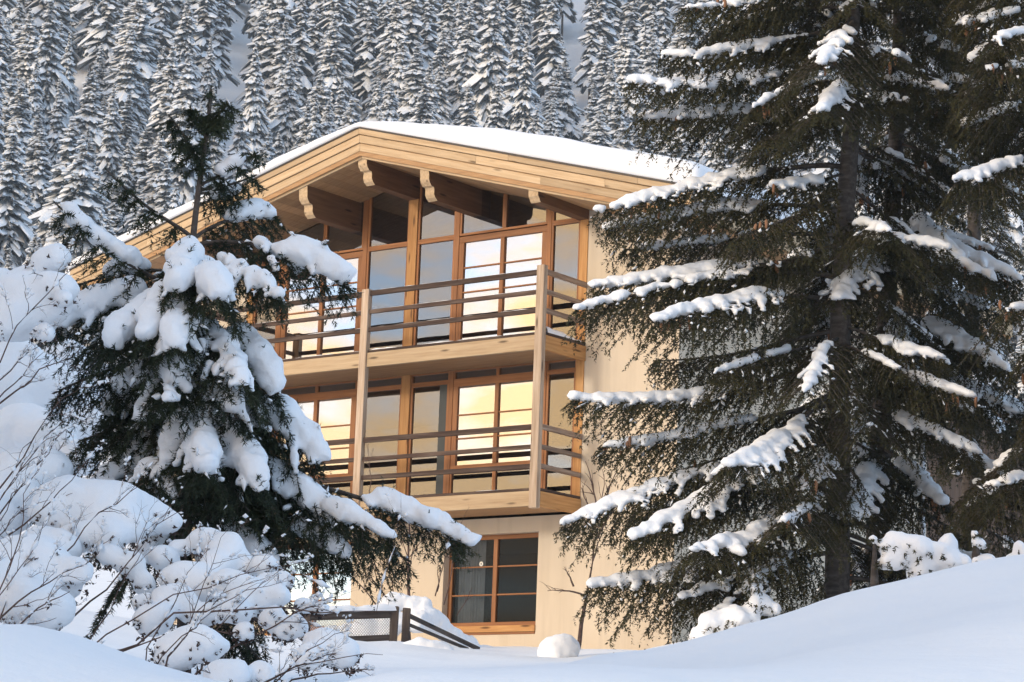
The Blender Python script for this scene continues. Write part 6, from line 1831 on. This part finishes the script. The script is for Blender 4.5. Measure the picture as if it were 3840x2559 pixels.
conifer("spruce_tree", "big olive-green spruce with snow-capped boughs reaching across the beige wall", SPRUCE_TRUNK_A, SPRUCE_BRANCH_A, SPRUCE, M["spruce_needle"], .15, None, 21, .35)
conifer("spruce_tree", "spruce behind the big one, its front boughs thick with snow above a buried bush", SPRUCE_TRUNK_B, SPRUCE_BRANCH_B, SPRUCE, M["spruce_needle"], .15, None, 22, .35)
conifer("spruce_tree", "shaggy yellow-green spruce with hanging twigs and little snow beside the snow bank", SPRUCE_TRUNK_C, SPRUCE_BRANCH_C, dict(SPRUCE, hang=.7, drop2=1.3), M["spruce_needle"], .16, None, 23, .2)
conifer("spruce_tree", "slim spruce trunk standing back between the shaggy spruce and the timber-clad wing", SPRUCE_TRUNK_D, SPRUCE_BRANCH_D, SPRUCE, M["spruce_needle"], .13, None, 24, .1)
conifer("fir_tree", "young dark fir in front of the chalet sagging under thick pillows of snow", FIR_TRUNK, FIR_BRANCH, FIR, M["fir_needle"], .035, None, 31)

M["dry_leaf"] = needle_mat("withered brown leaves", (0.030, 0.020, 0.018), (0.085, 0.055, 0.045), 8.0)
# ================================================================== shrubs buried in snow
def shrub(name, label, blobs, stems, cat, seed, thick=.0045, vox=.022, amp=.02, ns=6.0, group=None, order=2, mat="twig", leaves=0):
    r = np.random.default_rng(seed)
    b = np.array(blobs); c = Gn(b[:, :3])
    s0, d0 = (stems[0][0], stems[0][1]) if stems else (b[:, 0].mean(), b[:, 1].mean())
    root = empty(name, G(s0, d0, gz(s0, d0)), label, cat, group)
    if stems:
        st = [list(q) for q in stems]
        for q in st: q[2] = min(q[2], gz(q[0], q[1]) - .02) if q[2] - gz(q[0], q[1]) < .25 else q[2]
        sm = []
        for (x, y, z), rad in zip(b[:, :3], b[:, 3]):
            for _ in range(1):
                v = r.normal(size=3); v[2] = abs(v[2]) * .7 + .1; v /= np.linalg.norm(v)
                sm.append([x, y, z, *(np.array([x, y, z]) + v * rad * r.uniform(1.3, 2.0))])
        pth = grow_twigs(st, r, thick, order) + grow_twigs(sm, r, thick * .7, 1)
        V, Q = tubes(pth, 4)
        cc = np.concatenate([(P[:-1] + P[1:]) / 2 for P, _ in pth]); tt = np.concatenate([P[1:] - P[:-1] for P, _ in pth])
        kk = r.random(len(cc)) < .15
        ln = np.linalg.norm(tt[kk], axis=1)
        Vf, Ff = flecks(cc[kk] + np.array([0, 0, .007]), tt[kk], np.minimum(ln, .05) * r.uniform(.4, .9, kk.sum()), r.uniform(.006, .014, kk.sum()), r)
        wobj("frost", Vf, Ff, M["snow"], root, smooth=True)["kind"] = "stuff"
        wobj("stems", V, Q, M[mat], root, smooth=True)["kind"] = "stuff"
    if leaves:
        A, B = [], []
        for (x, y, z), rad in zip(c, b[:, 3]):
            for _ in range(int(leaves)):
                v = r.normal(size=3); v[2] = -abs(v[2]) * 1.1; v /= np.linalg.norm(v)
                p_ = np.array([x, y, z]) + v * rad * r.uniform(.7, 1.35); A.append(p_); B.append(p_ + r.normal(0, 1, 3) * rad * .22)
        Vn, Fn = needles(np.array(A), np.array(B), .017, .010, 110, r=r)
        wobj("dry_leaves", Vn, Fn, M["dry_leaf"], root)["kind"] = "stuff"
    balls = []
    for (x, y, z), rad in zip(c, b[:, 3]):
        balls.append((x, y, z, rad * 1.12))
        for _ in range(7):
            v = r.normal(size=3); v /= np.linalg.norm(v); v[2] *= .6
            balls.append((*(np.array([x, y, z]) + v * rad * .62), rad * r.uniform(.3, .55)))
    V, Q = snow_mesh(balls, vox, .85, amp, ns)
    wobj("snow", V, Q, M["snow"], root, smooth=True)["kind"] = "stuff"
    return root
shrub("snowy_shrub", "leafless shrub topped by a rounded snow cap left of the fir's upper boughs", SHRUB_A, TWIGS_A, "shrub", 41, leaves=14)
shrub("snowy_shrub", "shrub smothered in soft snow behind the dark fir's trunk", SHRUB_B, TWIGS_B, "shrub", 42)
shrub("snowy_shrub", "shrub carrying the broadest slab of snow, just below the fir's left side", SHRUB_C, TWIGS_C, "shrub", 43, leaves=26)
shrub("snowy_shrub", "low shrub with bulging snow heaps and fine twigs above the near drift", SHRUB_D, TWIGS_D, "shrub", 44, leaves=20)
shrub("snowy_shrub", "tangled twiggy shrub with ragged snow lumps at the foot of the fir", SHRUB_E, TWIGS_E, "shrub", 45, leaves=34)
shrub("snowy_shrub", "small half-buried shrub with a few forked twigs beside the front drift", SHRUB_F, TWIGS_F, "shrub", 46, leaves=45)
def lumps(name, label, blobs, cat, seed, vox, amp=.03, ns=4.0):
    r = np.random.default_rng(seed)
    b = np.array(blobs); c = Gn(b[:, :3])
    zb = gz(b[:, 0].mean(), b[:, 1].mean())
    balls = [(*c[i], b[i, 3] * .85) for i in range(len(b))]
    V, Q = snow_mesh(balls, vox, .9, amp, ns)
    o = G(b[:, 0].mean(), b[:, 1].mean(), zb)
    ob = wobj(name, V, Q, M["snow"], None, smooth=True, origin=o)
    return tag(ob, label, cat)
lumps("snow_boulder", "round block of snow sitting alone in front of the chalet wall", SNOW_LUMP, "snow heap", 51, .025)
lumps("snow_mound", "smooth rounded snow mound beside the wooden fence posts", SNOW_LUMP_B, "snow heap", 52, .03)
lumps("snow_pile", "shovelled snow pile sloping down against the ground-floor window", SNOW_PILE, "snow heap", 53, .035, .05, 5.0)
def young(label, blobs, seed):
    """small conifer almost buried: snow body with dark sprigs poking out."""
    r = np.random.default_rng(seed)
    b = np.array(blobs); c = Gn(b[:, :3])
    i0 = int(np.argmax(b[:, 2]))
    root = empty("buried_spruce", G(b[i0, 0], b[i0, 1], gz(b[i0, 0], b[i0, 1])), label, "tree")
    balls = [(*c[i], b[i, 3] * .8) for i in range(len(b))]
    A, B = [], []
    for (x, y, z), rad in zip(c, b[:, 3]):
        for _ in range(5):
            v = r.normal(size=3); v /= np.linalg.norm(v); v[2] *= .7
            balls.append((*(np.array([x, y, z]) + v * rad * .65), rad * r.uniform(.25, .5)))
        for _ in range(26):
            v = r.normal(size=3); v[2] = -abs(v[2]) * .6; v /= np.linalg.norm(v)
            p_ = np.array([x, y, z]) + v * rad * .75; A.append(p_); B.append(p_ + (v + np.array([0, 0, -.5])) * rad * .38)
    V, Q = snow_mesh(balls, .028, .85, .03, 6.0)
    wobj("snow", V, Q, M["snow"], root, smooth=True)["kind"] = "stuff"
    Vn, Fn = needles(np.array(A), np.array(B), .04, .013, 110, r=r)
    wobj("branch", Vn, Fn, M["spruce_needle"], root)["kind"] = "stuff"
    p0 = np.array(WM[root.name].translation)
    V, Q = tubes([(np.array([p0 + [0, 0, -.3], p0 + [0, 0, .3], [c[i0][0], c[i0][1], c[i0][2]]]), np.array([.05, .04, .012]))], 7)
    wobj("trunk", V, Q, M["bark"], root, smooth=True)
young("small spruce bent into a snow hump at the low end of the snow bank", YOUNG_A, 61)
young("small spruce buried in a wide two-humped heap behind the snow bank", YOUNG_B, 62)
young("thin snow-plastered young spruce peeking over the crest of the snow bank", YOUNG_C, 63)

# ---- bare sapling and shrub by the wall
def bare(name, label, rows, seed, thick, order, cat):
    r = np.random.default_rng(seed)
    root = empty(name, G(rows[0][0], rows[0][1], gz(rows[0][0], rows[0][1])), label, cat)
    rr = [list(q) for q in rows]
    rr[0][2] = gz(rr[0][0], rr[0][1]) - .1
    V, Q = tubes(grow_twigs(rr[:1], r, thick, 0, .05), 6); wobj("trunk", V, Q, M["twig"], root, smooth=True)
    V, Q = tubes(grow_twigs(rr[1:], r, thick * .42, order, .12), 4); wobj("twigs", V, Q, M["twig"], root, smooth=True)["kind"] = "stuff"
bare("bare_sapling", "slender leafless sapling leaning against the beige wall right of the window", SAPLING, 71, .05, 1, "tree")
bare("bare_shrub", "leafless shrub with thin upright stems between the two ground-floor windows", WALL_SHRUB, 72, .03, 2, "shrub")

# ---- fence
fence = empty("fence", G(*FENCE_POST_FOOT[0][:2], gz(*FENCE_POST_FOOT[0][:2])), "dark timber garden fence with wire mesh panel and a snow-covered top rail", "fence")
for a, b in zip(FENCE_POST_FOOT, FENCE_POST_HEAD):
    a = list(a); a[2] = min(a[2], gz(a[0], a[1])) - .1
    bar("post", G(*a), G(*b), .15, .12, M["fence_wood"], fence, up=GS, bev=.01)
fr = [G(*q) for q in FENCE_RAIL]
bar("rail", fr[0], fr[1], .06, .11, M["fence_wood"], fence)
bar("rail", fr[2], fr[3], .06, .09, M["fence_wood"], fence)
bar("rail", fr[4], fr[5], .05, .06, M["fence_wood"], fence)
bar("rail", fr[6], fr[7], .04, .045, M["fence_wood"], fence)
ridge_of_snow("snow_strip", fr[0] + Vector((0, 0, .05)), fr[1] + Vector((0, 0, .05)), .22, .13, fence, 8.0, n=50, gaps=-.15)
wv = []
ex = fr[1] - fr[0]; ez = (fr[2] - fr[0])
nd = 34; asp = ez.length / ex.length
for sg in (1, -1):
    for i in range(-int(nd * asp) - 1, nd + int(nd * asp) + 2):
        u0, u1 = i / nd, i / nd + sg * asp
        v0, v1 = 0.0, 1.0
        if u1 != u0:
            if sg > 0:
                if u0 < 0: v0 = -u0 / (u1 - u0)
                if u1 > 1: v1 = (1 - u0) / (u1 - u0)
            else:
                if u0 > 1: v0 = (1 - u0) / (u1 - u0)
                if u1 < 0: v1 = -u0 / (u1 - u0)
        if v1 - v0 < .02: continue
        P = [np.array(fr[0] + ex * (u0 + (u1 - u0) * v) + ez * v) for v in (v0, v1)]
        wv.append((np.array(P), np.array([.006, .006])))
V, Q = tubes(wv, 3)
wobj("wire_mesh", V, Q, M["wire"], fence)["kind"] = "stuff"

# ================================================================== thin winter haze over the valley
hz_m = bpy.data.materials.new("pale haze"); hz_m.use_nodes = True
_hn, _hl = hz_m.node_tree.nodes, hz_m.node_tree.links
_hn.clear()
_ho = _hn.new("ShaderNodeOutputMaterial"); _hv = _hn.new("ShaderNodeVolumePrincipled")
_hv.inputs["Color"].default_value = (0.76, 0.88, 1.0, 1); _hv.inputs["Density"].default_value = 0.00042
_hl.new(_hv.outputs[0], _ho.inputs["Volume"])
_c = [(-460, -70, -9), (460, -70, -9), (460, 860, -9), (-460, 860, -9), (-460, -70, 430), (460, -70, 430), (460, 860, 430), (-460, 860, 430)]
haze = wobj("haze", Gn(np.array(_c, float)), [(0, 3, 2, 1), (4, 5, 6, 7), (0, 1, 5, 4), (1, 2, 6, 5), (2, 3, 7, 6), (3, 0, 4, 7)], hz_m)
tag(haze, "thin pale winter haze in the air over the valley", None, None, "stuff")
